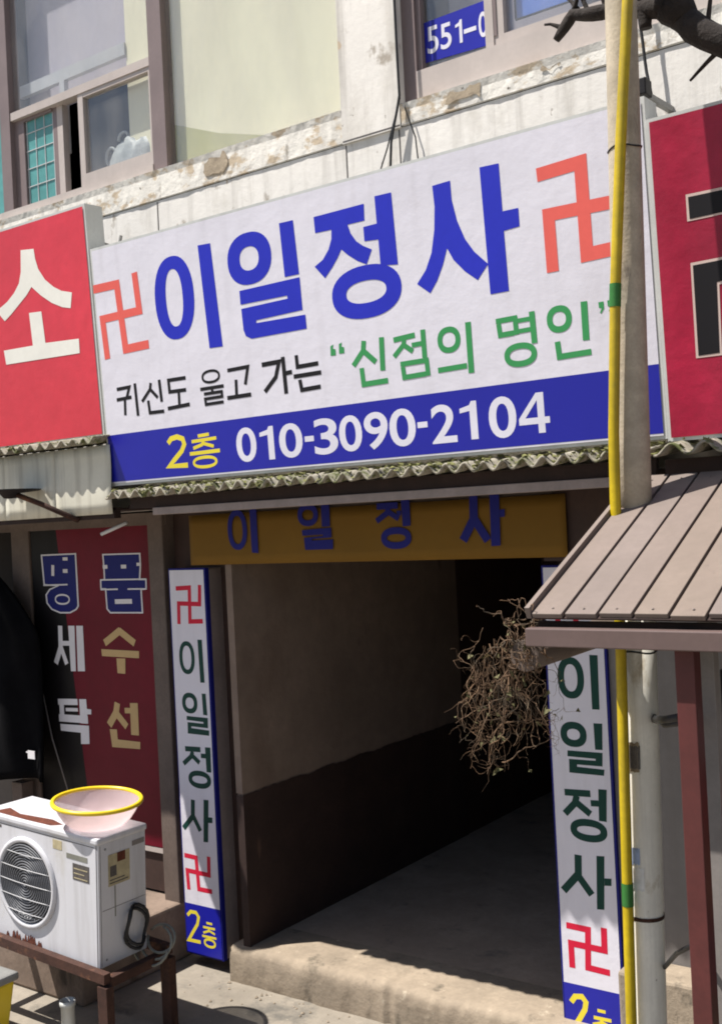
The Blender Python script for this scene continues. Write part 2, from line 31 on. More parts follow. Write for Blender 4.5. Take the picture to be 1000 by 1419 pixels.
def mat(name, col, rough=.6, var=.12, scale=5., bump=0., bscale=60., metal=0., spec=.4, stains=(), streak=0., dist=.004):
    """Procedural paint or stone: base colour with broad and fine noise, optional stains
    (colour, noise scale, threshold, softness, vertical stretch) and fine relief."""
    m = bpy.data.materials.new(name); m.use_nodes = True
    nt = m.node_tree; N = nt.nodes; L = nt.links
    b = N['Principled BSDF']
    b.inputs['Roughness'].default_value = rough
    b.inputs['Metallic'].default_value = metal
    b.inputs['Specular IOR Level'].default_value = spec
    geo = N.new('ShaderNodeNewGeometry')
    def noise(s, detail=6., zs=1., rgh=.6):
        mp = N.new('ShaderNodeMapping'); mp.inputs['Scale'].default_value = (1, 1, zs)
        L.new(geo.outputs['Position'], mp.inputs['Vector'])
        n = N.new('ShaderNodeTexNoise'); n.inputs['Scale'].default_value = s
        n.inputs['Detail'].default_value = detail; n.inputs['Roughness'].default_value = rgh
        L.new(mp.outputs['Vector'], n.inputs['Vector']); return n.outputs['Fac']
    def ramp(src, lo, hi):
        r = N.new('ShaderNodeMapRange'); r.inputs['From Min'].default_value = lo; r.inputs['From Max'].default_value = hi
        L.new(src, r.inputs['Value']); return r.outputs['Result']
    def mix(f, a, c):
        x = N.new('ShaderNodeMix'); x.data_type = 'RGBA'
        if hasattr(f, 'is_linked'): L.new(f, x.inputs['Factor'])
        else: x.inputs['Factor'].default_value = f
        for s, v in ((6, a), (7, c)):
            if isinstance(v, tuple): x.inputs[s].default_value = (*v[:3], 1)
            else: L.new(v, x.inputs[s])
        return x.outputs[2]
    lo = tuple(max(0, c*(1-var)) for c in col); hi = tuple(min(1, c*(1+var*.6)) for c in col)
    out = mix(ramp(noise(scale), .3, .7), lo, hi)
    fine = noise(scale*9, 4.)
    out = mix(ramp(fine, .35, .75), out, mix(.5, out, tuple(c*(1-var*1.3) if c*(1-var*1.3) > 0 else 0 for c in col)))
    if streak:
        out = mix(ramp(noise(14., 5., .06), .5, .85), out, mix(streak, out, (.12, .10, .075)))
    for sc, ss, th, soft, zs in stains:
        out = mix(ramp(noise(ss, 8., zs, .65), th, th+soft), out, tuple(sc))
    L.new(out, b.inputs['Base Color'])
    if bump:
        bp = N.new('ShaderNodeBump'); bp.inputs['Strength'].default_value = bump; bp.inputs['Distance'].default_value = dist
        L.new(noise(bscale, 8.), bp.inputs['Height']); L.new(bp.outputs['Normal'], b.inputs['Normal'])
    return m

class MB:
    """Collects simple shapes and links them as one mesh object."""
    def __init__(s): s.v = []; s.f = []; s.sm = []
    def add(s, vs, fs, smooth=False):
        o = len(s.v); s.v += [Vector(p) for p in vs]; s.f += [[i+o for i in f] for f in fs]; s.sm += [smooth]*len(fs); return s
    def box(s, x0, x1, y0, y1, z0, z1):
        return s.add([(x, y, z) for z in (z0, z1) for y in (y0, y1) for x in (x0, x1)],
                     [(0,2,3,1),(4,5,7,6),(0,1,5,4),(2,6,7,3),(0,4,6,2),(1,3,7,5)])
    def quad(s, a, b, c, d): return s.add([a, b, c, d], [(0,1,2,3)])
    def bar(s, a, b, w, h, up=(0,0,1)):
        a = Vector(a); b = Vector(b); t = (b-a).normalized(); u = Vector(up); r = t.cross(u)
        if r.length < 1e-4: r = t.cross(Vector((1,0,0)))
        r.normalize(); u = r.cross(t)
        vs = [p+r*(w/2*i)+u*(h/2*j) for p in (a, b) for i, j in ((-1,-1),(1,-1),(1,1),(-1,1))]
        return s.add(vs, [(3,2,1,0),(4,5,6,7),(0,1,5,4),(1,2,6,5),(2,3,7,6),(3,0,4,7)])
    def tube(s, pts, r, n=8, cap=True):
        P = [Vector(p) for p in pts]; rs = r if isinstance(r, (list, tuple)) else [r]*len(P)
        vs = []; fs = []; prev = None
        for i, p in enumerate(P):
            t = (P[min(i+1, len(P)-1)]-P[max(i-1, 0)]).normalized()
            a = prev if prev is not None else (Vector((0,0,1)) if abs(t.z) < .9 else Vector((1,0,0)))
            a = (a-t*a.dot(t)); a = a.normalized() if a.length > 1e-5 else t.orthogonal().normalized()
            prev = a; c = t.cross(a)
            vs += [p+(a*math.cos(2*math.pi*k/n)+c*math.sin(2*math.pi*k/n))*rs[i] for k in range(n)]
        for i in range(len(P)-1):
            fs += [(i*n+k, i*n+(k+1)%n, (i+1)*n+(k+1)%n, (i+1)*n+k) for k in range(n)]
        s.add(vs, fs, True)
        if cap:
            o = len(s.v)-len(vs)
            s.f += [[o+k for k in range(n)][::-1], [o+(len(P)-1)*n+k for k in range(n)]]; s.sm += [False, False]
        return s
    def lathe(s, c, prof, n=32, axis='z', smooth=True):
        c = Vector(c); vs = []; fs = []
        for r, h in prof:
            for k in range(n):
                a = 2*math.pi*k/n; x, y = r*math.cos(a), r*math.sin(a)
                vs.append(c+(Vector((x, y, h)) if axis == 'z' else Vector((x, -h, y))))
        for i in range(len(prof)-1):
            fs += [(i*n+k, i*n+(k+1)%n, (i+1)*n+(k+1)%n, (i+1)*n+k) for k in range(n)]
        return s.add(vs, fs, smooth)
    def grid(s, fn, nu, nv, smooth=True):
        vs = [fn(i/nu, j/nv) for j in range(nv+1) for i in range(nu+1)]
        fs = [(j*(nu+1)+i, j*(nu+1)+i+1, (j+1)*(nu+1)+i+1, (j+1)*(nu+1)+i) for j in range(nv) for i in range(nu)]
        return s.add(vs, fs, smooth)

WM = {}
def place(o, parent):
    if parent is not None: o.parent = parent

def build(name, mb, m, parent=None, local=False, bevel=0., solid=0., subdiv=0):
    """Links a mesh; world coordinates are moved into the parent's frame unless local."""
    me = bpy.data.meshes.new(name)
    vs = mb.v
    if parent is not None and not local:
        inv = WM[parent.name].inverted(); vs = [inv @ v for v in vs]
    me.from_pydata([tuple(v) for v in vs], [], mb.f)
    me.polygons.foreach_set('use_smooth', mb.sm)
    if m: me.materials.append(m)
    me.update()
    o = bpy.data.objects.new(name, me); COL.objects.link(o)
    if parent is not None: o.parent = parent; WM[o.name] = WM[parent.name]
    else: WM[o.name] = Matrix.Identity(4)
    if solid:
        md = o.modifiers.new('thickness', 'SOLIDIFY'); md.thickness = solid; md.offset = 0
    if bevel:
        md = o.modifiers.new('edge', 'BEVEL'); md.width = bevel; md.segments = 2; md.limit_method = 'ANGLE'
    return o

def thing(name, label, cat, loc=(0,0,0), rot=(0,0,0), group=None):
    o = bpy.data.objects.new(name, None); COL.objects.link(o)
    o.location = loc; o.rotation_euler = rot; o.empty_display_size = .1
    o['label'] = label; o['category'] = cat
    if group: o['group'] = group
    WM[o.name] = Matrix.LocRotScale(Vector(loc), __import__('mathutils').Euler(rot), Vector((1,1,1)))
    return o
def tag(o, label, cat, group=None):
    o['label'] = label; o['category'] = cat
    if group: o['group'] = group
    return o
def struct(o): o['kind'] = 'structure'; return o

# ------------------------------------------------------------------ lettering on a plane
class Face:
    def __init__(s, O, V):
        s.O = Vector(O); s.V = Vector(V).normalized(); s.n = Vector((1,0,0)).cross(s.V); s.k = 0
    def p(s, u, v, e=0.): return s.O+Vector((u,0,0))+s.V*v+s.n*e
def ring_pts(cu, cv, ru, rv, n=40, ex=2.25):
    out = []
    for k in range(n):
        a = 2*math.pi*k/n; c, q = math.cos(a), math.sin(a)
        out.append((cu+ru*math.copysign(abs(c)**(2/ex), c), cv+rv*math.copysign(abs(q)**(2/ex), q)))
    return out
def glyph(face, els, e0=.0012):
    mb = MB()
    for i, el in enumerate(els):
        e = e0+.00007*i
        if el[0] == 'p':
            P = [tuple(q) for q in el[1:]]
            A = sum(P[j][0]*P[(j+1) % len(P)][1]-P[(j+1) % len(P)][0]*P[j][1] for j in range(len(P)))
            if A < 0: P = P[::-1]
            tri = tessellate_polygon([[Vector((a, b, 0)) for a, b in P]])
            mb.add([face.p(a, b, e) for a, b in P], [t if (Vector(P[t[1]])-Vector(P[t[0]])).cross(Vector(P[t[2]])-Vector(P[t[0]])) > 0 else t[::-1] for t in map(tuple, tri)])
        else:
            a = ring_pts(*el[1:5]); b = ring_pts(el[1], el[2], el[5], el[6]); n = len(a)
            mb.add([face.p(u, v, e) for u, v in a+b], [(k, (k+1) % n, n+(k+1) % n, n+k) for k in range(n)])
    return mb
def lettering(sign, face, parent, cols, e0=.0012):
    for name, c, els in LETTERS[sign]:
        build(name, glyph(face, els, e0+(.0008 if c in ('royal', 'black') and sign in ('shop', 'redR') else .0014 if name == 'letter_outline' else 0)), cols[c], parent)
_fc = {}
def font_glyph(ch, bold):
    if (ch, bold) not in _fc:
        cu = bpy.data.curves.new('digit', 'FONT'); cu.body = ch; cu.offset = bold; cu.resolution_u = 6
        o = bpy.data.objects.new('digit', cu); COL.objects.link(o)
        dg = bpy.context.evaluated_depsgraph_get(); me = o.evaluated_get(dg).to_mesh()
        _fc[(ch, bold)] = ([tuple(v.co) for v in me.vertices], [tuple(p.vertices) for p in me.polygons])
        o.evaluated_get(dg).to_mesh_clear(); bpy.data.objects.remove(o); bpy.data.curves.remove(cu)
    return _fc[(ch, bold)]
def digits(rows, face, parent, m, bold=.03, e=.0012):
    for ch, u0, v0, u1, v1 in rows:
        if ch == '-':
            mb = MB(); c = (v0+v1)/2; h = max(abs(v1-v0)/2, .009)
            mb.add([face.p(u0, c-h, e), face.p(u1, c-h, e), face.p(u1, c+h, e), face.p(u0, c+h, e)], [(0,1,2,3)])
            build('dash', mb, m, parent); continue
        if ch == '1':
            w_ = u1-u0; s_ = w_*.40; hh = v1-v0
            P = [(u1-s_,v0),(u1,v0),(u1,v1),(u1-s_*.72,v1),(u1-s_*1.0,v1-hh*.10),(u0+w_*.05,v1-hh*.17),(u0+w_*.05,v1-hh*.29),(u1-s_,v1-hh*.25)]
            build('digit', glyph(face, [['p']+P], e), m, parent); continue
        if ch == '4':
            X = lambda a, c: (u0+(u1-u0)*a, v0+(v1-v0)*c)
            build('digit', glyph(face, [['p',X(.62,0),X(.84,0),X(.84,1),X(.62,1)],['p',X(0,.23),X(1,.23),X(1,.39),X(0,.39)],['p',X(0,.385),X(.21,.385),X(.66,.86),X(.66,1),X(.60,1)]], e), m, parent); continue
        vs, fs = font_glyph(ch, bold)
        xs = [v[0] for v in vs]; ys = [v[1] for v in vs]
        fx = lambda x: u0+(x-min(xs))/(max(xs)-min(xs))*(u1-u0)
        fy = lambda y: v0+(y-min(ys))/(max(ys)-min(ys))*(v1-v0)
        build('digit', MB().add([face.p(fx(v[0]), fy(v[1]), e) for v in vs], fs), m, parent)

# ------------------------------------------------------------------ materials
RAW = lambda *c: hexc(c)
M = {}
M['wall'] = mat('white_wall_paint', (.74,.71,.665), .85, .08, 1.6, .28, 30, stains=[((.52,.49,.44), 3., .53, .16, .45), ((.36,.32,.27), 8., .60, .08, .7), ((.22,.19,.16), 20., .66, .05, .8), ((.46,.37,.27), 5.5, .655, .025, .6)], streak=.6, dist=.006)
M['sill'] = mat('peeling_sill_paint', (.74,.71,.65), .9, .1, 3., .6, 28, stains=[((.50,.41,.30), 6., .53, .05, 1.6), ((.22,.19,.15), 11., .60, .10, .5), ((.13,.11,.09), 24., .66, .05, .8)], streak=.5, dist=.008)
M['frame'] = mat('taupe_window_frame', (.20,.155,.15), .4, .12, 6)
M['frame_lit'] = mat('lit_frame_aluminium', (.46,.405,.375), .45, .1, 6, streak=.15)  # lighter copy of the frame colour, with sunlight put into the tone
M['signwhite'] = mat('white_flex_sheet', (.66,.645,.715), .4, .05, 1.5, .3, 3, streak=.14, dist=.02, stains=[((.55,.53,.57), 3., .60, .2, .3)])  # white sheet; its lavender cast puts cool shade into the colour
M['blueband'] = mat('blue_flex_sheet', (.012,.014,.31), .35, .08, 2, .05, 5)
M['redflex'] = mat('red_flex_sheet', (.60,.040,.062), .38, .14, 1.6, .3, 3, dist=.02)
M['crimson'] = mat('crimson_flex_sheet', (.37,.012,.045), .38, .3, 2.4, .4, 3, dist=.02)
M['casing'] = mat('sign_casing', (.55,.56,.54), .45, .12, 6, streak=.3)
M['zinc'] = mat('zinc_steel', (.26,.26,.25), .5, .2, 12, metal=.3)
C_ = {}
for k, c, r in (('blue',(.022,.030,.44),.35),('salmon',(.70,.12,.10),.4),('black',(.013,.012,.014),.4),('yellow',(.72,.60,.05),.4),
                ('green',(.045,.27,.09),.4),('cream',(.76,.75,.69),.4),('creamedge',(.60,.47,.42),.4),('pine',(.005,.046,.036),.4),('red',(.56,.014,.045),.4),
                ('royal',(.008,.012,.13),.4),('white',(.68,.66,.68),.4),('tan',(.52,.36,.17),.45),('navy',(.010,.012,.17),.5),('digit',(.66,.65,.74),.4)):
    C_[k] = mat('lettering_'+k, c, .5, .08, 4, spec=.18)
M['moss'] = mat('dry_moss', (.17,.17,.06), .95, .5, 60)
M['cement'] = mat('weathered_cement_sheet', (.34,.31,.25), .9, .3, 18, .4, 60, stains=[((.10,.11,.04), 20., .5, .1, 1.), ((.05,.045,.035), 9., .58, .1, 1.)])
M['fascia'] = mat('dark_fascia_timber', (.030,.015,.012), .8, .4, 9, .3, 40)
M['strip'] = mat('dusty_metal_strip', (.27,.22,.205), .6, .2, 8, streak=.3)
M['creampanel'] = mat('cream_sheet_panel', (.58,.56,.47), .6, .1, 2.5, .15, 10, streak=.75, stains=[((.20,.15,.09), 6., .66, .12, .12)])
M['banner'] = mat('orange_banner_cloth', (.17,.085,.004), .8, .1, 3, .15, 14)
M['brown'] = mat('dark_brown_panelling', (.05,.026,.020), .7, .3, 5, .2, 30)
M['dado'] = mat('dark_dado_paint', (.040,.022,.018), .75, .35, 5, .25, 30, stains=[((.09,.05,.035), 6., .64, .1, .3)])
M['plaster'] = mat('corridor_plaster', (.215,.160,.128), .9, .25, 1.6, .4, 30, stains=[((.15,.105,.08), 2.2, .52, .2, .6), ((.10,.07,.055), 9., .64, .1, .3)])
M['greywall'] = mat('grey_plaster', (.20,.185,.175), .9, .15, 3, .4, 30, streak=.3)
M['ceiling'] = mat('dark_ceiling', (.08,.06,.05), .9, .2, 4)
M['concrete'] = mat('worn_concrete', (.29,.235,.175), .92, .28, 4, .9, 40, stains=[((.12,.10,.075), 7., .58, .1, .6), ((.40,.34,.26), 16., .64, .08, 1)])
M['floor'] = mat('corridor_concrete', (.36,.285,.22), .85, .25, 3, .4, 40, stains=[((.15,.13,.11), 5., .58, .15, 1)])
M['ground'] = mat('street_concrete', (.25,.22,.18), .93, .25, 2.2, .8, 50, stains=[((.12,.11,.095), 3.5, .54, .12, 1), ((.42,.38,.30), 22., .66, .06, 1)])
M['base'] = mat('shop_base_concrete', (.21,.155,.12), .9, .3, 5, .6, 35, stains=[((.06,.045,.035), 5., .55, .12, .5)])
M['post'] = mat('brown_timber_post', (.13,.098,.082), .75, .25, 6, .3, 40, stains=[((.05,.035,.03), 8., .60, .1, .2)])
M['panelred'] = mat('red_window_film', (.135,.004,.016), .4, .2, 2., .12, 6, spec=.15)
M['panelblack'] = mat('black_window_film', (.008,.007,.008), .45, .2, 3, .1, 6, spec=.15)
M['cloth'] = mat('black_cloth', (.006,.006,.007), 1., .3, 8, .3, 60, spec=.05)
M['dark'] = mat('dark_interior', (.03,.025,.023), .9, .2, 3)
M['acwhite'] = mat('white_enamel', (.55,.55,.58), .38, .05, 5, .03, 12, streak=.4, stains=[((.30,.12,.05), 9., .71, .03, 1), ((.42,.40,.36), 3., .58, .15, .4)])
M['acgrille'] = mat('grey_fan_plastic', (.13,.135,.15), .5, .15, 8)
M['wire'] = mat('white_wire', (.55,.55,.56), .4, .1, 10)
M['rust'] = mat('rusted_steel', (.055,.022,.014), .85, .5, 14, .4, 60, stains=[((.13,.055,.028), 12., .58, .1, 1)])
M['rustpatch'] = mat('rust_scale', (.13,.035,.018), .95, .5, 40, .5, 80)
M['rubber'] = mat('black_rubber', (.012,.012,.013), .5, .2, 10)
M['hose'] = mat('grey_hose', (.20,.20,.17), .5, .2, 10)
M['label'] = mat('faded_sticker', (.42,.36,.22), .6, .25, 30)
M['labeldark'] = mat('dark_print', (.09,.08,.075), .6, .4, 90)
M['yellowrim'] = mat('yellow_plastic', (.72,.52,.02), .35, .06, 6)
M['yellowtube'] = mat('yellow_conduit_plastic', (.52,.38,.004), .5, .3, 5, streak=.5, stains=[((.30,.24,.02), 12., .62, .08, .4)])
M['greentape'] = mat('green_tape', (.03,.16,.03), .5, .2, 20)
M['pole'] = mat('aged_concrete_pole', (.44,.38,.29), .9, .25, 12, .5, 60, stains=[((.12,.10,.085), 10., .60, .12, .4)])
M['polewhite'] = mat('white_painted_pole', (.84,.82,.74), .7, .1, 9, .2, 30, streak=.5, stains=[((.42,.36,.26), 9., .60, .12, .5), ((.20,.13,.07), 22., .68, .05, .8)])
M['tape'] = mat('old_tape', (.24,.19,.12), .7, .35, 40)
M['slat'] = mat('pinkish_brown_roof_board', (.180,.142,.122), .75, .14, 4, .2, 50, streak=.25, stains=[((.13,.10,.085), 9., .62, .1, .5)])
M['slat2'] = mat('greyer_roof_board', (.174,.140,.124), .75, .14, 4, .2, 50, streak=.25, stains=[((.13,.10,.085), 9., .62, .1, .5)])
M['slat3'] = mat('tan_roof_board', (.186,.146,.120), .75, .14, 4, .2, 50, streak=.25, stains=[((.13,.10,.085), 9., .62, .1, .5)])
M['gutter'] = mat('brown_fascia_metal', (.125,.085,.078), .5, .15, 8)
M['redpost'] = mat('dull_red_steel', (.095,.022,.020), .6, .25, 7, .1, 30)
M['greypost'] = mat('grey_steel', (.22,.20,.19), .6, .2, 7)
M['vine'] = mat('dry_vine_stem', (.165,.098,.055), .9, .6, 26, stains=[((.06,.045,.03), 14., .5, .1, 1), ((.33,.25,.16), 30., .62, .05, 1)])
M['vinegreen'] = mat('withering_leaf', (.13,.12,.05), .8, .4, 40)
M['bark'] = mat('dark_bark', (.030,.023,.020), .95, .4, 30, .8, 60, dist=.01)
M['curtain'] = mat('grey_curtain', (.50,.46,.52), .9, .08, 2)
M['blind'] = mat('cream_blind', (.86,.81,.60), .85, .06, 1.5)
M['blinddark'] = mat('shadowed_blind', (.50,.48,.24), .85, .06, 2)  # darker blind colour for the diagonal shadow painted on its foot
M['teal'] = mat('teal_wired_sheet', (.10,.30,.29), .3, .3, 3.)
M['tarp'] = mat('blue_tarpaulin', (.10,.22,.68), .6, .12, 6, .2, 20)
M['bag'] = mat('white_plastic_bag', (.40,.42,.42), .5, .35, 18, .9, 22)
M['black'] = C_['black']
def glass(name, tint, fac, rough=.02):
    m = bpy.data.materials.new(name); m.use_nodes = True; nt = m.node_tree; N = nt.nodes; L = nt.links; N.clear()
    o = N.new('ShaderNodeOutputMaterial'); mx = N.new('ShaderNodeMixShader'); t = N.new('ShaderNodeBsdfTransparent'); g = N.new('ShaderNodeBsdfGlossy')
    t.inputs['Color'].default_value = (*tint, 1); g.inputs['Roughness'].default_value = rough; mx.inputs['Fac'].default_value = fac
    L.new(t.outputs[0], mx.inputs[1]); L.new(g.outputs[0], mx.inputs[2])
    d = N.new('ShaderNodeBsdfDiffuse'); d.inputs['Color'].default_value = (.6,.58,.55,1); gp_ = N.new('ShaderNodeNewGeometry'); mp = N.new('ShaderNodeMapping'); mp.inputs['Scale'].default_value = (1,1,.35); nz = N.new('ShaderNodeTexNoise'); nz.inputs['Scale'].default_value = 5.; nz.inputs['Detail'].default_value = 8.
    r = N.new('ShaderNodeMapRange'); r.inputs['From Min'].default_value = .4; r.inputs['From Max'].default_value = .8; r.inputs['To Min'].default_value = .04; r.inputs['To Max'].default_value = .17
    L.new(gp_.outputs['Position'], mp.inputs['Vector']); L.new(mp.outputs['Vector'], nz.inputs['Vector']); L.new(nz.outputs['Fac'], r.inputs['Value'])
    m3 = N.new('ShaderNodeMixShader'); L.new(r.outputs['Result'], m3.inputs['Fac']); L.new(mx.outputs[0], m3.inputs[1]); L.new(d.outputs[0], m3.inputs[2]); L.new(m3.outputs[0], o.inputs['Surface']); return m
M['glass'] = glass('window_glass', (.97,.98,.98), .10)
def translucent():
    m = bpy.data.materials.new('pink_translucent_plastic'); m.use_nodes = True; nt = m.node_tree; N = nt.nodes; L = nt.links
    b = N['Principled BSDF']; b.inputs['Base Color'].default_value = (.80,.66,.67,1); b.inputs['Roughness'].default_value = .3
    t = N.new('ShaderNodeBsdfTranslucent'); t.inputs['Color'].default_value = (.85,.70,.70,1)
    tr = N.new('ShaderNodeBsdfTransparent'); m1 = N.new('ShaderNodeMixShader'); m1.inputs[0].default_value = .5; m2 = N.new('ShaderNodeMixShader'); m2.inputs[0].default_value = .42
    L.new(b.outputs[0], m1.inputs[1]); L.new(t.outputs[0], m1.inputs[2]); L.new(m1.outputs[0], m2.inputs[1]); L.new(tr.outputs[0], m2.inputs[2])
    L.new(m2.outputs[0], N['Material Output'].inputs['Surface']); return m
M['bowl'] = translucent()

# ------------------------------------------------------------------ ground
g = MB(); g.grid(lambda u, v: (-40+80*u, -40+80*v, 0), 8, 8, False)
struct(build('ground', g, M['ground']))

# the doorstep: worn concrete block with rounded, chipped nose
def step_fn(x, t, x0=0):
    prof = [(-.02,0),(-.022,.05),(-.02,.10),(-.018,.135),(-.008,.158),(.012,.168),(.05,.17),(.15,.17),(.30,.17)]
    y, z = prof[t]
    n = noise.noise(Vector((x*5, y*9, z*9)))*.010+noise.noise(Vector((x*19, y*21, z*21)))*.006
    chip = max(0, noise.noise(Vector((x*2.3, 3, 1))))*.022 if 3 <= t <= 5 else 0
    if abs(x+2.79) < .02: n -= .012
    k = 0 if t == 8 else 1
    return (x, y+(-n+chip)*k*(1 if t < 5 else 0), z+(n*.5-chip*.6)*k*(1 if 2 < t < 8 else 0))
s = MB(); nx = 150
s.grid(lambda u, v: step_fn(-3.72+2.06*u, int(round(v*8))), nx, 8, True)
s.quad((-3.72,-.02,0),(-3.72,-.02,.165),(-3.72,.3,.17),(-3.72,.3,0))
struct(build('doorstep', s, M['concrete']))
fl = MB(); fl.box(-3.62,-1.95,.30,6,-.2,.168)
struct(build('corridor_floor', fl, M['floor']))

# ------------------------------------------------------------------ building
B = thing('shop_building', 'white painted two storey shop building with peeling paint below its windows', 'building', (-2.5,0,0))
w = MB()
WB = 3.995
w.box(-9,2.5,0,.16,2.3,3.845)                 # wall below the sill band
w.box(-2.81,-2.505,-.012,.16,3.845,5.7)       # pilaster between the windows
w.box(-9,-6.4,0,.16,3.845,5.7); w.box(1.2,2.5,0,.16,3.845,5.7)
w.box(-9,2.5,0,.16,5.7,6.4)
BARE = mat('bare_render', (.38,.31,.225), .95, .35, 24, .6, 60)
build('wall', w, M['wall'], B)
sb = MB()
def sill_fn(x0, x1, z1, z0=3.852):
    n = int((x1-x0)/.03)
    def f(u, v):
        x = x0+(x1-x0)*u; t = int(round(v*5)); prof = [(.0,z0-.004),(-.007,z0),(-.008,z0+.03),(-.008,z1-.03),(-.014,z1),(.10,z1+.004)]
        y, z = prof[t]; k = noise.noise(Vector((x*7, z*9, 2)))*.003+noise.noise(Vector((x*31, z*31, 2)))*.002
        return (x, y+(k if 0 < t < 5 else 0), z+k*.5)
    sb.grid(f, n, 5, False)
sill_fn(-6.4,-2.812,3.995); sill_fn(-2.502,1.2,3.94)
build('sill_band', sb, M['sill'], B)
# plaster joints
for x in (-3.98,-2.80,-2.52):
    jn = MB(); jn.box(x-.003,x+.003,-.0015,.02,3.45,3.84); build('plaster_joint', jn, M['labeldark'], B)
jn = MB(); jn.box(-2.808,-2.507,-.0125,.02,3.85,3.857); build('plaster_joint', jn, M['labeldark'], B)
for (x, z, a, b) in ((-3.565,3.93,.075,.04),(-2.20,3.90,.085,.018),(-1.80,3.898,.04,.016)):
    P = ring_pts(x, z, a, b, 30, 3.5); P = [(u+noise.noise(Vector((u*30, v*30, 5)))*.03, v+noise.noise(Vector((u*40, v*40, 9)))*.03) for u, v in P]
    pt = MB(); pt.add([(u, -.0125, v) for u, v in P], [tuple(range(len(P)))]); build('bare_render_patch', pt, BARE, B)
# storey floors, roof, far walls keep the rooms dark
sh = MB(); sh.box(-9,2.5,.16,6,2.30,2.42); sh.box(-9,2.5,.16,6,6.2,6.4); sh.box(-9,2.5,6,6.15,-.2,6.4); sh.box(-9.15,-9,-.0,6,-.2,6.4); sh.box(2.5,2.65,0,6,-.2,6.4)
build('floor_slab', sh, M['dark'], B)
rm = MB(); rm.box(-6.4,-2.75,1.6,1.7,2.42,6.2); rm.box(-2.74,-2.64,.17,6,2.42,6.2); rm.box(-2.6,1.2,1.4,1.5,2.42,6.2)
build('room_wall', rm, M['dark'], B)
# corridor
cw = MB(); cw.box(-3.66,-3.62,.02,2.1,.905,2.29); build('corridor_wall', cw, M['plaster'], B)
cd = MB()
cd.grid(lambda u, v: (-3.6165+.002*noise.noise(Vector((u*9, v*3, 2))), .02+2.08*u, .10+(.80+.010*noise.noise(Vector((u*14, 1, 2)))+.005*noise.noise(Vector((u*60, 1, 2))))*v), 120, 8)
cd.quad((-3.66,.02,.10),(-3.6165,.02,.10),(-3.6165,.02,.895),(-3.66,.02,.895)); build('dado', cd, M['dado'], B)
cg = MB(); cg.box(-3.66,-3.6205,.03,2.1,.10,.905); build('corridor_wall', cg, M['plaster'], B)
ce = MB(); ce.box(-3.66,-3.62,2.1,5.5,.10,2.29); ce.box(-3.62,-1.95,3.3,3.4,.168,2.29); ce.box(-1.95,-1.9,.12,5.5,.10,2.29)
build('corridor_panelling', ce, M['brown'], B)
cc = MB(); cc.box(-3.66,-1.9,.0,5.5,2.262,2.296); build('corridor_ceiling', cc, M['ceiling'], B)
# right of the doorway
rw = MB(); rw.box(-1.95,-1.50,.005,.12,2.0,2.296); build('panelling', rw, M['brown'], B)
rg = MB(); rg.box(-1.90,2.5,.10,.22,.17,2.29); build('lower_wall', rg, M['greywall'], B)
rp = MB(); rp.box(-1.70,2.5,-.07,.10,0,.47); build('wall_plinth', rp, M['concrete'], B, bevel=.012)
# left shop front
for x0, x1, y0 in ((-5.41,-5.25,.09),(-4.235,-4.125,.06)):
    p = MB(); p.box(x0,x1,y0,y0+.12,.08,2.29); build('door_post', p, M['post'], B, bevel=.006)
jb = MB(); jb.box(-4.12,-3.665,.14,.22,.08,2.29); build('door_jamb', jb, M['brown'], B)
hd = MB(); hd.box(-9,-4.12,.085,.22,2.225,2.29); build('door_head', hd, M['post'], B)
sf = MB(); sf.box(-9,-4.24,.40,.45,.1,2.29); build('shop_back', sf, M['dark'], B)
st = MB(); st.box(-5.25,-4.236,.10,.16,.505,.53); build('door_sill', st, M['frame_lit'], B)
kp = MB(); kp.box(-5.25,-4.236,.115,.16,.30,.505); build('kick_panel', kp, M['brown'], B)
bb = MB(); bb.box(-9,-4.12,-.585,.30,0,.285); bb.box(-4.12,-3.70,.17,.30,0,.30); build('shop_base', bb, M['base'], B, bevel=.015)
gp = MB(); gp.box(-5.25,-4.236,.125,.131,.53,2.225); build('door_glass', gp, M['glass'], B)

# ------------------------------------------------------------------ left window
W = build('window', MB().box(-4.014,-3.918,.02,.10,4.012,5.7), M['frame'], B)           # main mullion is the window's own mesh
def wp(name, m, *boxes, parent=W, bevel=0):
    q = MB()
    for b in boxes: q.box(*b)
    return build(name, q, M[m], parent, bevel=bevel)
wp('jamb', 'frame', (-5.23,-5.145,.02,.10,4.0,5.7)); wp('jamb', 'frame', (-6.4,-6.3,.02,.10,4.0,5.7))
wp('transom', 'frame_lit', (-5.145,-4.014,.025,.09,4.548,4.592))
wp('frame', 'frame_lit', (-6.3,-4.014,.015,.10,3.999,4.045), (-3.918,-2.812,.05,.10,3.999,4.024))
wp('sash', 'frame_lit', (-4.575,-4.535,.03,.07,4.045,4.548), (-4.535,-4.014,.03,.07,4.046,4.115), (-4.035,-4.014,.031,.07,4.115,4.548), (-4.535,-4.035,.031,.07,4.524,4.547))
wp('sash', 'frame', (-5.145,-5.06,.05,.085,4.045,4.548), (-4.82,-4.785,.06,.10,4.045,4.548), (-5.06,-4.82,.05,.085,4.53,4.547))
wp('sash', 'frame_lit', (-4.785,-4.74,.06,.10,4.045,4.548))
wp('glass_pane', 'glass', (-5.145,-4.014,.055,.060,4.592,5.7))
wp('glass_pane', 'glass', (-4.535,-4.035,.048,.053,4.115,4.524))
wp('glass_pane', 'glass', (-3.918,-2.812,.055,.060,4.024,5.7))
wp('wired_pane', 'teal', (-5.06,-4.82,.066,.072,4.045,4.53), (-6.3,-5.23,.066,.072,4.045,5.7))
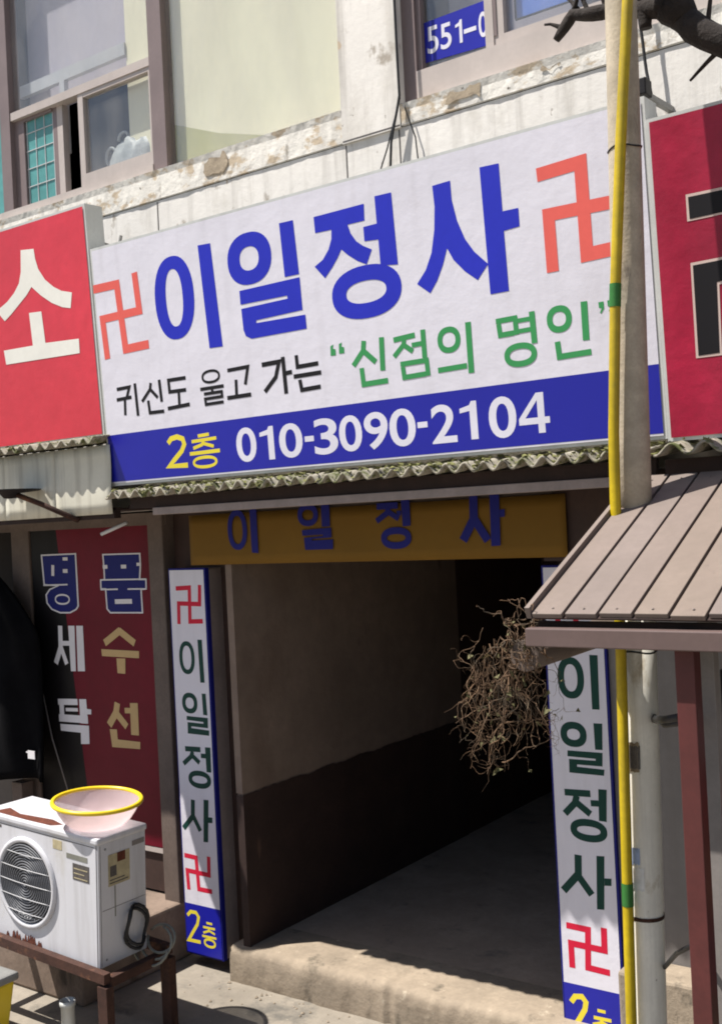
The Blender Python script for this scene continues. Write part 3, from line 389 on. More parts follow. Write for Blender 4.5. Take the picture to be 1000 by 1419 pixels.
g_ = [(-5.05+.075*i-.002,-5.05+.075*i+.002,.062,.0655,4.05,4.53) for i in range(4)]+[(-5.06,-4.82,.0615,.0655,4.06+.1*j,4.064+.1*j) for j in range(5)]
wp('pane_wire', 'wire', *g_)
wp('inner_rail', 'wire', (-5.145,-4.272,.10,.13,4.70,4.765), (-4.80,-4.76,.10,.13,4.3,4.70))
wp('curtain', 'curtain', (-5.145,-4.2,.17,.175,4.592,5.7))
wp('blind', 'blind', (-4.27,-4.06,.11,.115,4.045,5.7), (-3.916,-2.814,.085,.09,4.024,5.7))
# the glass of this window's right half shows a blind with a shadow painted across its foot
P = MB(); P.add([(-3.916,.0842,4.03),(-3.30,.0842,4.03),(-3.62,.0842,4.12),(-3.916,.0842,4.235)], [(0,1,2,3)]); build('blind_shadow', P, M['blinddark'], W)
bg = MB(); bg.lathe((-4.27,.135,4.06), [(.0,.22),(.07,.215),(.13,.18),(.165,.11),(.17,.0)], 24)
for v in bg.v: v += Vector((noise.noise(v*14)*.05+noise.noise(v*45)*.02, noise.noise(v*14+Vector((5,5,5)))*.03, noise.noise(v*17)*.05+noise.noise(v*50)*.02)); v.y = .135+(v.y-.135)*.35
bg.tube([(-4.43+.04*math.cos(a), .12, 4.20+.05*math.sin(a)) for a in [i*math.pi/6 for i in range(-2,9)]], .008, 6)
bg.tube([(-4.33+.04*math.cos(a), .12, 4.27+.04*math.sin(a)) for a in [i*math.pi/6 for i in range(0,7)]], .008, 6)
tag(build('plastic_bag', bg, M['bag']), 'white knotted plastic bag behind the lower pane of the left upstairs window', 'bag')

# ------------------------------------------------------------------ right window
W2 = build('window', MB().box(-2.505,-2.44,.035,.12,3.945,5.7), M['frame'], B)
wp('frame', 'frame_lit', (-2.44,1.1,.03,.12,3.946,4.075), parent=W2)
wp('jamb', 'frame', (1.1,1.2,.035,.12,3.945,5.7), parent=W2)
wp('sash', 'frame_lit', (-2.112,-2.075,.045,.085,4.076,5.7), (-2.075,-2.03,.05,.085,4.076,5.7), (-2.03,1.1,.05,.085,4.076,4.12), parent=W2)
wp('sash', 'frame', (-2.44,-2.42,.05,.09,4.076,5.7), (-2.074,-2.060,.046,.0495,4.12,5.7), parent=W2)
wp('glass_pane', 'glass', (-2.42,-2.112,.078,.083,4.076,5.7), (-2.03,1.1,.078,.083,4.12,5.7), parent=W2)
wp('curtain', 'curtain', (-2.42,1.1,.30,.305,4.0,5.7), parent=W2)
wp('blue_sheet', 'tarp', (-2.0,.6,.10,.104,4.18,5.7), parent=W2)
q = MB(); q.box(-2.0,.6,.095,.0985,4.175,4.183); q.box(-2.002,-1.994,.0948,.0985,4.183,5.7)
for i in range(1,10): q.box(-2.0+.235*i,-1.994+.235*i,.0945,.0985,4.184,5.7)
build('sheet_seam', q, M['black'], W2)
FW = Face((-2.44,.076,4.0), (0,0,1))
stk = thing('window_sticker', 'blue phone number sticker inside the upstairs right window', 'sticker', (-2.28,.076,4.1))
q = MB(); q.add([FW.p(u, v, .0) for u, v in ((.022,.118),(.326,.106),(.326,.292),(.022,.288))], [(0,1,2,3)]); build('sticker_sheet', q, M['blueband'], stk)
digits(WDIGITS[:4], FW, stk, C_['digit'], .012, .0010)
u0 = WDIGITS[4]; digits([['0', u0[1], u0[2], u0[3]-.012, u0[4]]], FW, stk, C_['digit'], .012, .0010)

# ------------------------------------------------------------------ signs above the canopies
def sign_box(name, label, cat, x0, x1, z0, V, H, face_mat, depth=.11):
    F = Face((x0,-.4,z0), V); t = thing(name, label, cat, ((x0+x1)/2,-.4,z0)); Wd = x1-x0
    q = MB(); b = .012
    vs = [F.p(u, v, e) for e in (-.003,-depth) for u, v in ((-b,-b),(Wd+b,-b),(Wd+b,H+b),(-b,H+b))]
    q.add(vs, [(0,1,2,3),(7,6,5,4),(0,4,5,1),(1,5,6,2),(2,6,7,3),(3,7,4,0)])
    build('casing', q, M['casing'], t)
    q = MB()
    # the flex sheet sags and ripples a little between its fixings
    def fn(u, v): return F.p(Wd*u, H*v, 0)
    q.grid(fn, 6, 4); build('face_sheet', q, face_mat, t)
    for u in (.3, Wd/2, Wd-.3):
        q = MB(); q.bar(F.p(u, H*.96, -depth), (x0+u, .02, z0+H*.93), .03, .03); build('bracket', q, M['zinc'], t)
    return t, F
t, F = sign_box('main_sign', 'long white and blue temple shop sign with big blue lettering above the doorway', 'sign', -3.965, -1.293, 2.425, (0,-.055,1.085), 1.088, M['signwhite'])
F.O.z = 2.42
q = MB(); q.grid(lambda u, v: F.p(2.672*u, .012+(.231+.008*u-.012)*v, .0003), 6, 2); build('blue_band', q, M['blueband'], t)
lettering('main', F, t, C_, .0006); digits(DIGITS, F, t, C_['digit'], .016, .0006)
t, F = sign_box('red_sign', 'bright red shop sign with one white character at the left edge', 'sign', -6.4, -4.014, 2.665, (0,-.055,1.085), 1.07, M['redflex'])
F.O = Vector((-4.014,-.4,2.665)); lettering('redL', F, t, C_)
t, F = sign_box('crimson_sign', 'crimson shop sign with black lettering edged in cream right of the pole', 'sign', -1.268, .5, 2.415, (0,-.055,1.03), 1.02, M['crimson'])
F.O = Vector((-1.275,-.4,2.415)); lettering('redR', F, t, C_)

# ------------------------------------------------------------------ canopies
def corrugated(x0, x1, y0, z0, slope, pitch, amp, n_moss, label, seed):
    rnd = random.Random(seed)
    t = thing('corrugated_canopy', label, 'canopy', ((x0+x1)/2, y0, z0), group='corrugated canopies over the shop fronts')
    q = MB(); n = int((x1-x0)/pitch*10)
    def edge(x): return .012*noise.noise(Vector((x*6, seed, 0)))
    def f(u, v):
        x = x0+(x1-x0)*u; y = y0+edge(x)+(-.005-y0)*v
        return (x, y, z0+slope*(y-y0)+amp*math.sin(x*2*math.pi/pitch)+.006*noise.noise(Vector((x*4, y*4, seed))))
    q.grid(f, n, 6)
    build('corrugated_sheet', q, M['cement'], t, solid=.008)
    mo = MB()
    for i in range(n_moss):
        x = x0+(x1-x0)*rnd.random(); c = noise.noise(Vector((x*2.5, seed*3, 1)))
        if rnd.random() > .55+c: continue
        y = y0+.004+rnd.random()**2*.12; z = z0+slope*(y-y0)+amp*math.sin(x*2*math.pi/pitch)+.004; r = .005+.012*rnd.random()
        vs = [(x+rnd.uniform(-r,r)*1.3, y+rnd.uniform(-r,r), z+rnd.uniform(-.3,.9)*r) for _ in range(4)]
        mo.add(vs, [(0,1,2),(0,2,3),(0,3,1),(1,3,2)])
    o = build('moss', mo, M['moss'], t); o['kind'] = 'stuff'
    return t
t = corrugated(-3.93,-1.30,-.475,2.368,.13,.078,.016,2600,'mossy corrugated canopy directly under the long white sign',1)
q = MB(); q.box(-3.86,-1.33,-.385,-.36,2.301,2.352); build('fascia_board', q, M['fascia'], t)
q = MB(); q.box(-3.70,-1.33,-.40,-.365,2.266,2.300); build('metal_strip', q, M['strip'], t, bevel=.003)
q = MB(); q.box(-3.90,-1.33,-.359,-.002,2.303,2.320); build('soffit', q, M['fascia'], t)
t = corrugated(-6.4,-3.95,-.50,2.628,.10,.078,.014,500,'corrugated canopy under the bright red sign at the left',2)
for i in range(6):
    x1 = -3.945-.40*i; q = MB()
    q.grid(lambda u, v: (x1-.397+.397*u, -.42+.006*noise.noise(Vector((x1*3+u*2, v*2, 4)))-.004*math.sin(u*math.pi), 2.283+.325*v), 12, 6)
    build('cream_panel', q, M['creampanel'], t, solid=.006)
q = MB(); q.box(-6.4,-3.945,-.40,-.002,2.300,2.312); build('soffit', q, M['fascia'], t)
q = MB(); q.box(-6.4,-3.945,-.41,-.37,2.262,2.299); build('fascia_board', q, M['fascia'], t)
t = corrugated(-1.292,.5,-.50,2.372,.10,.105,.018,500,'corrugated canopy under the crimson sign at the right',3)
q = MB(); q.box(-1.29,.5,-.41,-.37,2.28,2.345); build('fascia_board', q, M['fascia'], t)
q = MB(); q.box(-1.29,.5,-.37,-.002,2.302,2.320); build('soffit', q, M['fascia'], t)

# ------------------------------------------------------------------ banner over the doorway
F = Face((-3.86,-.012,2.015), (0,0,1))
t = thing('orange_banner', 'orange cloth banner with spaced blue lettering hung across the doorway top', 'banner', (-2.85,-.012,2.27))
q = MB(); q.grid(lambda u, v: F.p(2.02*u, .245*v, .004*math.sin(u*14)*(1-v)-.004), 60, 5); build('cloth', q, M['banner'], t, solid=.003)
lettering('yellow', F, t, C_, .004)

# ------------------------------------------------------------------ upright sign boxes beside the doorway
def upright(sign, label, O, Wd, z1, edge_z, depth, slope_w):
    F = Face(O, (0,0,1)); t = thing('upright_sign', label, 'sign', (O[0]+Wd/2, O[1]+depth/2, O[2]), group='upright sign boxes either side of the doorway')
    q = MB(); q.box(O[0]-.006,O[0]+Wd+.006,O[1]+.016,O[1]+depth,O[2]-.006,z1+.006); build('casing', q, M['strip'], t, bevel=.004)
    q = MB(); q.box(O[0]-.009,O[0]+Wd+.009,O[1]+.002,O[1]+.030,O[2]-.009,z1+.009); build('edge_trim', q, C_['navy'], t, bevel=.002)
    H = z1-O[2]
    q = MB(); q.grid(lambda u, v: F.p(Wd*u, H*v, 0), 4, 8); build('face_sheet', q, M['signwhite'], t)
    q = MB(); q.grid(lambda u, v: F.p(Wd*u, edge_z*v, .0003), 4, 2); build('blue_band', q, M['blueband'], t)
    lettering(sign, F, t, C_, .0006)
    return t, F
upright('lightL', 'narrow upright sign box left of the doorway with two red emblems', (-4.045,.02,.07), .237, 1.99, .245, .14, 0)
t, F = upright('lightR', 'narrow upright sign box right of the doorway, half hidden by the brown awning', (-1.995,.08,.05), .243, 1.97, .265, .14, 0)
for nm, c, els in LETTERS['lightL'][:1]:
    build(nm, glyph(Face((-1.995,.08,.04), (0,0,1)), els, .0006), C_[c], t)

# ------------------------------------------------------------------ shop window banner
F = Face((-5.25,.10,.45), (0,0,1))
t = thing('shop_banner', 'black and red tailor shop banner with white, blue and tan lettering', 'banner', (-4.75,.10,.53))
def rip(u, v): return .0004*math.sin(u*30)-.0005
def bx(v): return .235+(.43-.235)*(1-v)
q = MB(); q.grid(lambda u, v: F.p(.01+(bx(v)-.01)*u, .085+1.69*v, rip(u*.4, v)), 10, 24); build('black_sheet', q, M['panelblack'], t)
q = MB(); q.grid(lambda u, v: F.p(bx(v)+(1.005-bx(v))*u, .085+1.69*v, rip(.4+u*.6, v)), 20, 24); build('red_sheet', q, M['panelred'], t)
lettering('shop', F, t, C_, .0012)
q = MB(); q.tube([(-5.20,.08,1.42),(-5.10,.075,1.05),(-4.93,.08,.62)], .004, 5)
tag(build('cord', q, M['greypost']), 'thin pale cord slanting across the black half of the shop banner', 'cord')

# hanging dark garment at the left edge
q = MB()
def coat(u, v):
    z = 2.02-1.20*v; wd = (.10+.42*min(1, v*3.2)**.6)+.03*v; x = -5.62+(u-.5)*2*wd+.0
    return (x, -.02-.07*math.sin(u*math.pi)+.030*math.sin(u*19+v*3)*min(1, v*2)+.012*math.sin(u*41-v*5), z+.02*math.sin(u*9)*v)
q.grid(coat, 40, 24)
t = thing('hanging_coat', 'black coat hanging in shade at the left edge beside the door post', 'coat', (-5.62,-.02,.80))
build('cloth', q, M['cloth'], t, solid=.02)
q = MB(); q.tube([(-5.62,-.02,2.03),(-5.62,-.02,2.10),(-5.60,-.02,2.13),(-5.58,-.02,2.11)], .004, 6); q.tube([(-5.62,-.02,2.22),(-5.6,-.02,2.13)], .004, 6)
build('hanger', q, M['zinc'], t)
q = MB(); q.box(-5.165,-5.105,-.046,-.042,.955,1.0); build('paper_tag', q, C_['white'], t)
q = MB(); q.box(-5.185,-5.11,-.0415,-.039,.985,.992); build('tag_string', q, C_['white'], t)
# timber offcut by the post
q = MB(); q.box(-5.36,-5.27,-.02,.06,.30,.80); tag(build('timber_offcut', q, M['post'], bevel=.004), 'short pale timber board standing beside the left door post', 'board')

# ------------------------------------------------------------------ air conditioner on its stand
AW, AH, AD = .78, .555, .27
AC = thing('air_conditioner', 'rust streaked white outdoor air conditioner unit on a steel stand', 'air conditioner', (-3.675-AW/2, -.85+AD/2, .378), (0,math.radians(2.6),0))
def ab(*b): return MB().box(*b)
x0, x1, y0, y1 = -AW/2, AW/2, -AD/2, AD/2
# front plate with a round opening
bmf = bmesh.new(); FX, FZ, FR = -.083, .277, .182
oc = [bmf.verts.new((x, y0, z)) for x, z in ((x0,.0),(x1-.012,.0),(x1-.012,AH-.014),(x0,AH-.014))]
ic = [bmf.verts.new((FX+FR*math.cos(2*math.pi*k/48), y0, FZ+FR*math.sin(2*math.pi*k/48))) for k in range(48)]
es = [bmf.edges.new((oc[i], oc[(i+1) % 4])) for i in range(4)]+[bmf.edges.new((ic[i], ic[(i+1) % 48])) for i in range(48)]
bmesh.ops.triangle_fill(bmf, use_beauty=True, use_dissolve=False, edges=es)
bmf.normal_update()
q = MB(); q.add([v.co.copy() for v in bmf.verts], [[v.index for v in f.verts] for f in (bmf.verts.index_update(), bmf.faces)[1]]); bmf.free()
build('front_plate', q, M['acwhite'], AC, True)
q = ab(x0,x1-.012,y0+.09,y1,.0,AH-.014); q.box(x0,x0+.01,y0+.002,y0+.09,0,AH-.016); q.box(x0+.01,x1-.013,y0+.002,y0+.09,.0,.012); q.box(x0+.01,x1-.013,y0+.002,y0+.09,AH-.03,AH-.016)
build('body', q, M['acwhite'], AC, True)
build('side_panel', ab(x1-.012,x1,y0+.001,y1,.0,AH-.014), M['acwhite'], AC, True, bevel=.006)
build('top_cover', ab(x0-.006,x1+.006,y0-.008,y1+.006,AH-.030,AH), M['acwhite'], AC, True, bevel=.009)
q = MB(); q.lathe((FX, y0, FZ), [(FR+.018,.0),(FR+.016,.009),(FR+.004,.012),(FR-.004,.006),(FR-.006,-.05),(.0,-.06)], 48, 'y')
fan = build('fan_opening', q, M['acgrille'], AC, True)
q = MB(); q.lathe((FX, y0-.001, FZ), [(FR+.022,.0),(FR+.019,.012),(FR+.003,.015),(FR-.004,.004)], 48, 'y'); build('fan_rim', q, M['acwhite'], AC, True)
q = MB(); q.lathe((FX, y0+.03, FZ), [(.0,.016),(.045,.012),(.05,-.02)], 24, 'y')
for k in range(3):
    a = k*2*math.pi/3
    def bl(u, v, a=a):
        r = .05+.14*u; th = a+(.9*v)+.25*u
        return (FX+r*math.cos(th), y0+.045-.03*v, FZ+r*math.sin(th))
    q.grid(bl, 6, 6)
build('fan_blade', q, M['labeldark'], AC, True)
for k in range(5):
    z = FZ-.13+.065*k; h = math.sqrt(max(.002, FR**2-(z-FZ)**2))
    q = MB(); q.tube([(FX-h+2*h*i/8, y0-.012-.008*math.sin(math.pi*i/8), z) for i in range(9)], .0016, 6); build('grille_wire', q, M['wire'], AC, True)
q = MB()
for k in range(14): q.tube([(FX+(.012+.0122*k)*math.cos(2*math.pi*i/32), y0-.012, FZ+(.012+.0122*k)*math.sin(2*math.pi*i/32)) for i in range(33)], .0030, 5, False)
build('grille_ring', q, M['acgrille'], AC, True)
ln = lambda nm, m, *b: build(nm, ab(*b), M[m], AC, True)
ln('rating_label', 'labeldark', x1-.16,x1-.055,y0-.0015,y0-.0002,.355,.425)
ln('rating_label', 'hose', x1-.20,x1-.065,y0-.0012,y0-.0002,.440,.462)
ln('rating_label', 'label', x1-.29,x1-.23,y0-.0012,y0-.0002,.465,.505)
ln('maker_plate', 'labeldark', x0+.02,x0+.13,y0-.0012,y0-.0002,.495,.507)
ln('service_label', 'label', x1+.0002,x1+.0016,y0+.055,y0+.175,.335,.470)
ln('service_label', 'rustpatch', x1+.0016,x1+.0024,y0+.105,y0+.150,.430,.470)
ln('service_label', 'greypost', x1+.0002,x1+.0014,y0+.19,y0+.26,.475,.497)
ln('drip_stain', 'hose', x1+.0002,x1+.0012,y0+.088,y0+.094,.20,.333)
ln('service_label', 'labeldark', x1+.0016,x1+.0023,y0+.065,y0+.10,.375,.42)
for r_ in range(5):
    ln('label_print', 'labeldark', x1+.0016,x1+.0021,y0+.062,y0+.165-.02*(r_ % 3),.345+.013*r_,.350+.013*r_) if r_ < 2 else ln('label_print', 'label', x1-.152,x1-.065-.02*(r_ % 2),y0-.0021,y0-.0016,.342+.02*r_-.02,.346+.02*r_-.02)
for sx, sz in ((.04,.5),(.04,.03),(.23,.03)):
    q = MB(); q.lathe((0,0,0), [(.0,.002),(.005,.0015),(.0055,.0)], 10, 'z'); q.v = [Vector((x1+v.z, y0+sx+v.x, sz+v.y)) for v in q.v]; build('screw', q, M['zinc'], AC, True)
ln('panel_seam', 'labeldark', x1+.0001,x1+.0008,y0+.012,y0+.014,.01,.52)
ln('panel_seam', 'labeldark', x0+.02,x1-.02,y0-.0007,y0-.0001,.512,.515)
ln('panel_seam', 'labeldark', x1+.0001,x1+.0008,y0+.02,y1-.01,.240,.242)
q = MB(); R_ = random.Random(5)
for i in range(38):
    x = x0+.16+.24*R_.random(); h = (.012+.05*R_.random())*(1-abs((x-(x0+.28))/.16)*.6); q.add([(x-.010,y0-.0018,.0),(x+.010,y0-.0018,.0),(x+.004,y0-.0016,h),(x-.003,y0-.0016,h*.8)], [(0,1,2,3)])
    for v in q.v[-4:]: v.y -= .0002*i/46+.00002*i
build('rust_flake', q, M['rustpatch'], AC, True)
q = MB()
P = [(x0+.06,y0+.01),(x0+.30,y0+.006),(x0+.46,y0+.012),(x0+.50,y0+.05),(x0+.40,y0+.075),(x0+.2,y0+.05),(x0+.08,y0+.085)]
q.add([(a, b, AH+.0006) for a, b in P], [tuple(range(len(P)))]); build('rust_flake', q, M['rustpatch'], AC, True)
# stand
t = thing('steel_stand', 'rusty angle iron stand under the air conditioner', 'stand', (-4.06,-.71,0))
for y in (-.875,-.52):
    q = MB(); q.bar((-4.62,y,.395),(-3.60,y,.348),.035,.042); build('rail', q, M['rust'], t)
for x, z in ((-3.615,.327),(-4.57,.372)):
    q = MB(); q.bar((x,-.86,z),(x,-.535,z),.04,.04); build('cross_rail', q, M['rust'], t)
    for y in (-.875,-.52):
        q = MB(); q.box(x-.028,x+.028,y-.02,y+.02,(.285 if (y > -.6 and x < -4.2) else 0),z-.022+.01); build('leg', q, M['rust'], t)
# bowl on top
bz = .925
t = thing('plastic_bowl', 'pink translucent plastic bowl with a yellow rim on the air conditioner', 'bowl', (-3.815,-.71,bz), (0,math.radians(4.6),0))
q = MB(); q.lathe((0,0,0), [(.0,.012),(.100,.012),(.112,.0),(.122,.005),(.146,.027),(.168,.062),(.181,.094),(.184,.101)], 64); build('basin', q, M['bowl'], t, True, solid=.004)
q = MB(); q.tube([(.190*math.cos(a), .190*math.sin(a), .102) for a in [2*math.pi*i/64 for i in range(65)]], .010, 10, False); build('rim', q, M['yellowrim'], t, True)
# cable coil and hoses at the unit's side
q = MB(); q.tube([(-3.655+.012*math.sin(3*a)+.01*a/6, -.66+.060*math.cos(a), .47+.088*math.sin(a)+.003*a) for a in [i*math.pi/10 for i in range(0,38)]], .0075, 8)
tag(build('cable_coil', q, M['rubber']), 'coiled black cable hanging on the side of the air conditioner', 'cable')
q = MB()
for k in range(3): q.tube([(-3.63+.012*k+.105*math.cos(a)*(1-.12*k), -.60+.02*k+.03*math.sin(a), .385+.012*k+(.075-.012*k)*math.sin(a)) for a in [math.pi*(1.0+i*.11) for i in range(10+k*4)]], .006, 8)
tag(build('drain_hose', q, M['hose']), 'grey drain hoses looped below the air conditioner', 'hose')
# odd things under the stand
t = thing('pipe_stub', 'white plastic pipe stub standing under the stand', 'pipe', (-3.96,-.80,0))
q = MB(); q.lathe((-3.96,-.80,0), [(.030,0),(.030,.13),(.035,.132),(.035,.155),(.028,.155),(.027,.06),(0,.06)], 24); build('pipe', q, M['casing'], t)
t = thing('yellow_crate', 'yellow plastic crate with a grey lid in the bottom left corner', 'crate', (-4.33,-1.08,0))
q = MB(); q.add([(-4.33+sx*w_, -1.08+sy*d_, z) for z, w_, d_ in ((0,.17,.11),(.262,.205,.135)) for sy in (-1,1) for sx in (-1,1)], [(0,2,3,1),(4,5,7,6),(0,1,5,4),(2,6,7,3),(0,4,6,2),(1,3,7,5)])
build('crate_body', q, M['yellowrim'], t, bevel=.01)
q = MB(); q.box(-4.55,-4.11,-1.23,-.93,.262,.300); build('lid', q, M['zinc'], t, bevel=.012)
q = MB(); q.box(-4.23,-4.16,-1.10,-1.06,.300,.308); build('lid_knob', q, M['black'], t, bevel=.003)
q = MB(); q.box(-4.49,-4.135,-1.222,-1.212,.10,.17); build('black_stripe', q, M['black'], t)
# floodlight arm at the left canopy
t = thing('floodlight', 'black floodlight on a thin arm in front of the cream panels', 'lamp', (-4.19,-.41,2.26))
q = MB(); q.tube([(-4.19,-.42,2.262),(-4.36,-.50,2.35),(-4.50,-.56,2.412)], .013, 8); build('arm', q, M['rust'], t)
q = MB(); q.lathe((-4.51,-.565,2.415), [(.0,-.03),(.03,-.028),(.05,-.005),(.145,.006),(.150,.012),(.0,.016)], 24); build('lamp_head', q, M['black'], t)
q = MB(); q.tube([(-4.17,-.30,2.19),(-4.03,-.26,2.24)], .009, 8)
tag(build('conduit_end', q, M['wire']), 'short pale rod under the canopy above the tailor banner', 'rod')

# ------------------------------------------------------------------ utility pole with conduit
t = thing('utility_pole', 'slim concrete utility pole with a white painted lower half', 'pole', (-1.36,-.65,0))
xc = lambda z: -1.363+.026*z
q = MB(); q.tube([(xc(z), -.65, z) for z in (2.02,2.4,3,3.6,4.2,5,6,7)], [.0545,.053,.051,.0485,.046,.045,.044,.043], 32); build('shaft', q, M['pole'], t)
q = MB(); q.tube([(xc(z), -.65, z) for z in (0,.5,1,1.5,2.02)], [.0575,.0575,.057,.056,.0555], 32); build('painted_shaft', q, M['polewhite'], t)
def scrap(a0, a1, z0, z1, m, jag=.006):
    q = MB()
    q.grid(lambda u, v: (xc(z0+(z1-z0)*v)+.0588*math.cos(a0+(a1-a0)*u), -.65+.0588*math.sin(a0+(a1-a0)*u), z0+(z1-z0)*v+jag*noise.noise(Vector((u*9, v*7, z0*5)))), 16, 3)
    build('paper_scrap', q, m, t)
scrap(3.6,5.0,1.385,1.475,M['tape']); scrap(4.4,5.05,1.395,1.465,M['labeldark'])
q = MB(); q.tube([(xc(z), -.65, z) for z in (.925,.937)], .0586, 32, False); build('rust_ring', q, M['rust'], t)
scrap(4.3,4.9,1.10,1.15,mat('faded_blue_print', (.35,.45,.68), .7, .3, 40)); scrap(4.0,5.1,1.02,1.09,mat('torn_white_paper', (.72,.72,.70), .8, .2, 30), .012)
t = thing('yellow_conduit', 'yellow plastic conduit running up the front of the utility pole', 'pipe', (-1.37,-.73,0))
YP = [(-1.375,-.735,0),(-1.366,-.735,.615),(-1.352,-.735,1.21),(-1.338,-.735,1.763),(-1.331,-.735,2.226),(-1.325,-.735,2.424),(-1.296,-.735,2.861),(-1.258,-.73,3.292),(-1.215,-.725,3.716),(-1.17,-.72,4.2)]
q = MB(); q.tube(YP, .0165, 16); build('tube', q, M['yellowtube'], t)
for i, zz in ((6,2.861),): 
    q = MB(); q.tube([(-1.300,-.735,2.805),(-1.295,-.735,2.875)], .0178, 16, False); build('tape_band', q, M['greentape'], t)
q = MB(); q.tube([(-1.3573,-.735,.98),(-1.3557,-.735,1.05)], .0178, 16, False); build('tape_band', q, M['greentape'], t)
q = MB()
for z, r in ((3.3,.051),(1.75,.058)): q.tube([(xc(z)+r*math.cos(a), -.65+r*math.sin(a), z+.004*math.sin(3*a)) for a in [2*math.pi*i/24 for i in range(25)]], .003, 5, False)
build('tie_wire', q, M['rubber'], t)

# ------------------------------------------------------------------ brown awning
A = thing('brown_awning', 'sloping brown board awning roof on a steel frame at the right', 'awning', (-.45,-.9,1.9))
e = [Vector((-1.344,-1.30,1.930)), Vector((-1.344,-.47,2.296))]
sl = (e[1]-e[0]); nrm = Vector((1,0,0)).cross(sl.normalized())
nslat = 21; pw = .0935; rs = random.Random(9)
for i in range(nslat):
    xa = -1.344+pw*i; g1 = .004
    q = MB(); a = e[0]+Vector((pw*i,0,0))-nrm*0
    o1 = a+Vector((g1*.5,0,0)); o2 = a+Vector((pw-g1*1.6,0,0)); th = nrm*.014; dz = nrm*rs.uniform(-.0015,.0015); j = sl.normalized()*rs.uniform(-.006,.006)
    vs = []
    for p in (o1+j, o2+j, o2+sl, o1+sl): vs.append(p+dz)
    for p in (o1+j, o2+j, o2+sl, o1+sl): vs.append(p+dz-th)
    q.add(vs, [(0,1,2,3),(7,6,5,4),(0,4,5,1),(1,5,6,2),(2,6,7,3),(3,7,4,0)])
    build('roof_board', q, M[('slat','slat2','slat3')[rs.randrange(3)]], A, bevel=.002)
q = MB()
for i in range(nslat):
    for f_ in (.03,.95):
        c = e[0]+Vector((pw*(i+.5)+rs.uniform(-.006,.006),0,0))+sl*f_+nrm*.0018; ax = sl.normalized()
        q.add([c+nrm*.002]+[c+(Vector((1,0,0))*math.cos(k*1.0472)+ax*math.sin(k*1.0472))*.004 for k in range(6)], [(0,k+1,(k+1) % 6+1) for k in range(6)])
o = build('roof_screw', q, M['slat2'], A); o['kind'] = 'stuff'
q = MB(); b = .016
q.add([e[0]-nrm*b, e[0]+Vector((1.963,0,0))-nrm*b, e[1]+Vector((1.963,0,0))-nrm*b, e[1]-nrm*b], [(3,2,1,0),(0,1,2,3)][:1]); build('roof_lining', q, M['fascia'], A, solid=.004)
q = MB(); q.bar(e[0]+Vector((-.009,0,.0)), e[1]+Vector((-.009,0,.0)), .014, .032, tuple(nrm)); build('rake_trim', q, M['slat'], A)
q = MB(); q.box(-1.344,.62,-1.262,-1.24,1.885,1.905); build('dark_batten', q, M['fascia'], A)
q = MB(); q.box(-1.352,.62,-1.325,-1.285,1.845,1.893); build('fascia_beam', q, M['gutter'], A, bevel=.003)
q = MB(); q.tube([(-1.385,-1.27,1.812),(-1.39,-.50,1.822)], .042, 20); build('side_pipe', q, M['post'], A)
for x in (-.945,.55):
    q = MB(); q.box(x-.024,x+.024,-1.283,-1.235,0,1.884); build('post', q, M['redpost'], A, bevel=.002)
q = MB(); q.box(-.952,-.914,-1.16,-1.12,0,1.95); build('post', q, M['greypost'], A, bevel=.002)
q = MB(); q.tube([(xc(1.54)+.05,-.66,1.542),(-1.13,-.95,1.60),(-.975,-1.24,1.668)], .012, 8)
q.tube([(xc(1.55)+.05,-.66,1.552),(-1.13,-.95,1.585),(-.975,-1.24,1.655)], .007, 8)
tag(build('tie_cable', q, M['rubber']), 'black twisted cable stretched from the pole to the red post', 'cable')
q = MB(); q.tube([(-1.29,-.64,.77),(-1.15,-.9,.93),(-.965,-1.22,1.11)], .007, 8)
tag(build('tie_cable', q, M['rubber']), 'thin black cable rising from the pole foot to the red post', 'cable')
# poster rack at the right edge
t = thing('poster_rack', 'narrow rack of coloured posters at the right edge behind the posts', 'rack', (-.70,-.95,0))
q = MB(); q.box(-.962,-.45,-.97,-.95,.1,1.75); build('board', q, M['black'], t)
for i, c in enumerate(('white','red','tan','royal','green','white','salmon','pine')):
    z = 1.66-.20*i; q = MB(); q.box(-.955,-.48,-.976,-.9705,z-.15,z); build('poster', q, C_[c], t)
for x in (-.94,-.47):
    q = MB(); q.box(x-.015,x+.015,-.949,-.92,0,1.75); build('leg', q, M['greypost'], t)

# ------------------------------------------------------------------ dried vine on the awning corner
R_ = random.Random(21); v_ = MB(); gl = MB()
def strand(p, d, n, step, wob, drop, r, xmax):
    p = Vector(p); d = Vector(d); pts = [p.copy()]
    for k in range(n):
        d = d*.75+Vector((R_.uniform(-wob,wob), R_.uniform(-wob,wob), R_.uniform(-wob,wob)-drop)); d.normalize(); p = p+d*step*R_.uniform(.6,1.3)
        p.x = min(p.x, xmax); pts.append(p.copy())
    v_.tube(pts, [r*(1-.6*k/len(pts)) for k in range(len(pts))], 4, False)
    return pts
for i in range(62):                                       # the dense ball on the corner
    p = (-1.345-.10*R_.random()**1.3, -1.31+.10*R_.random(), 1.925-.13*R_.random())
    pts = strand(p, (R_.uniform(-1,.4), R_.uniform(-.5,.5), R_.uniform(-.6,.5)), R_.randint(7,16), .0105, .75, .08, R_.uniform(.0010,.0024), -1.335)
    if R_.random() < .3:
        c = pts[R_.randrange(len(pts))]; s_ = R_.uniform(.006,.014)
        gl.add([c+Vector((R_.uniform(-s_,s_), R_.uniform(-s_,s_), R_.uniform(-s_,s_))) for _ in range(4)], [(0,1,2,3)])
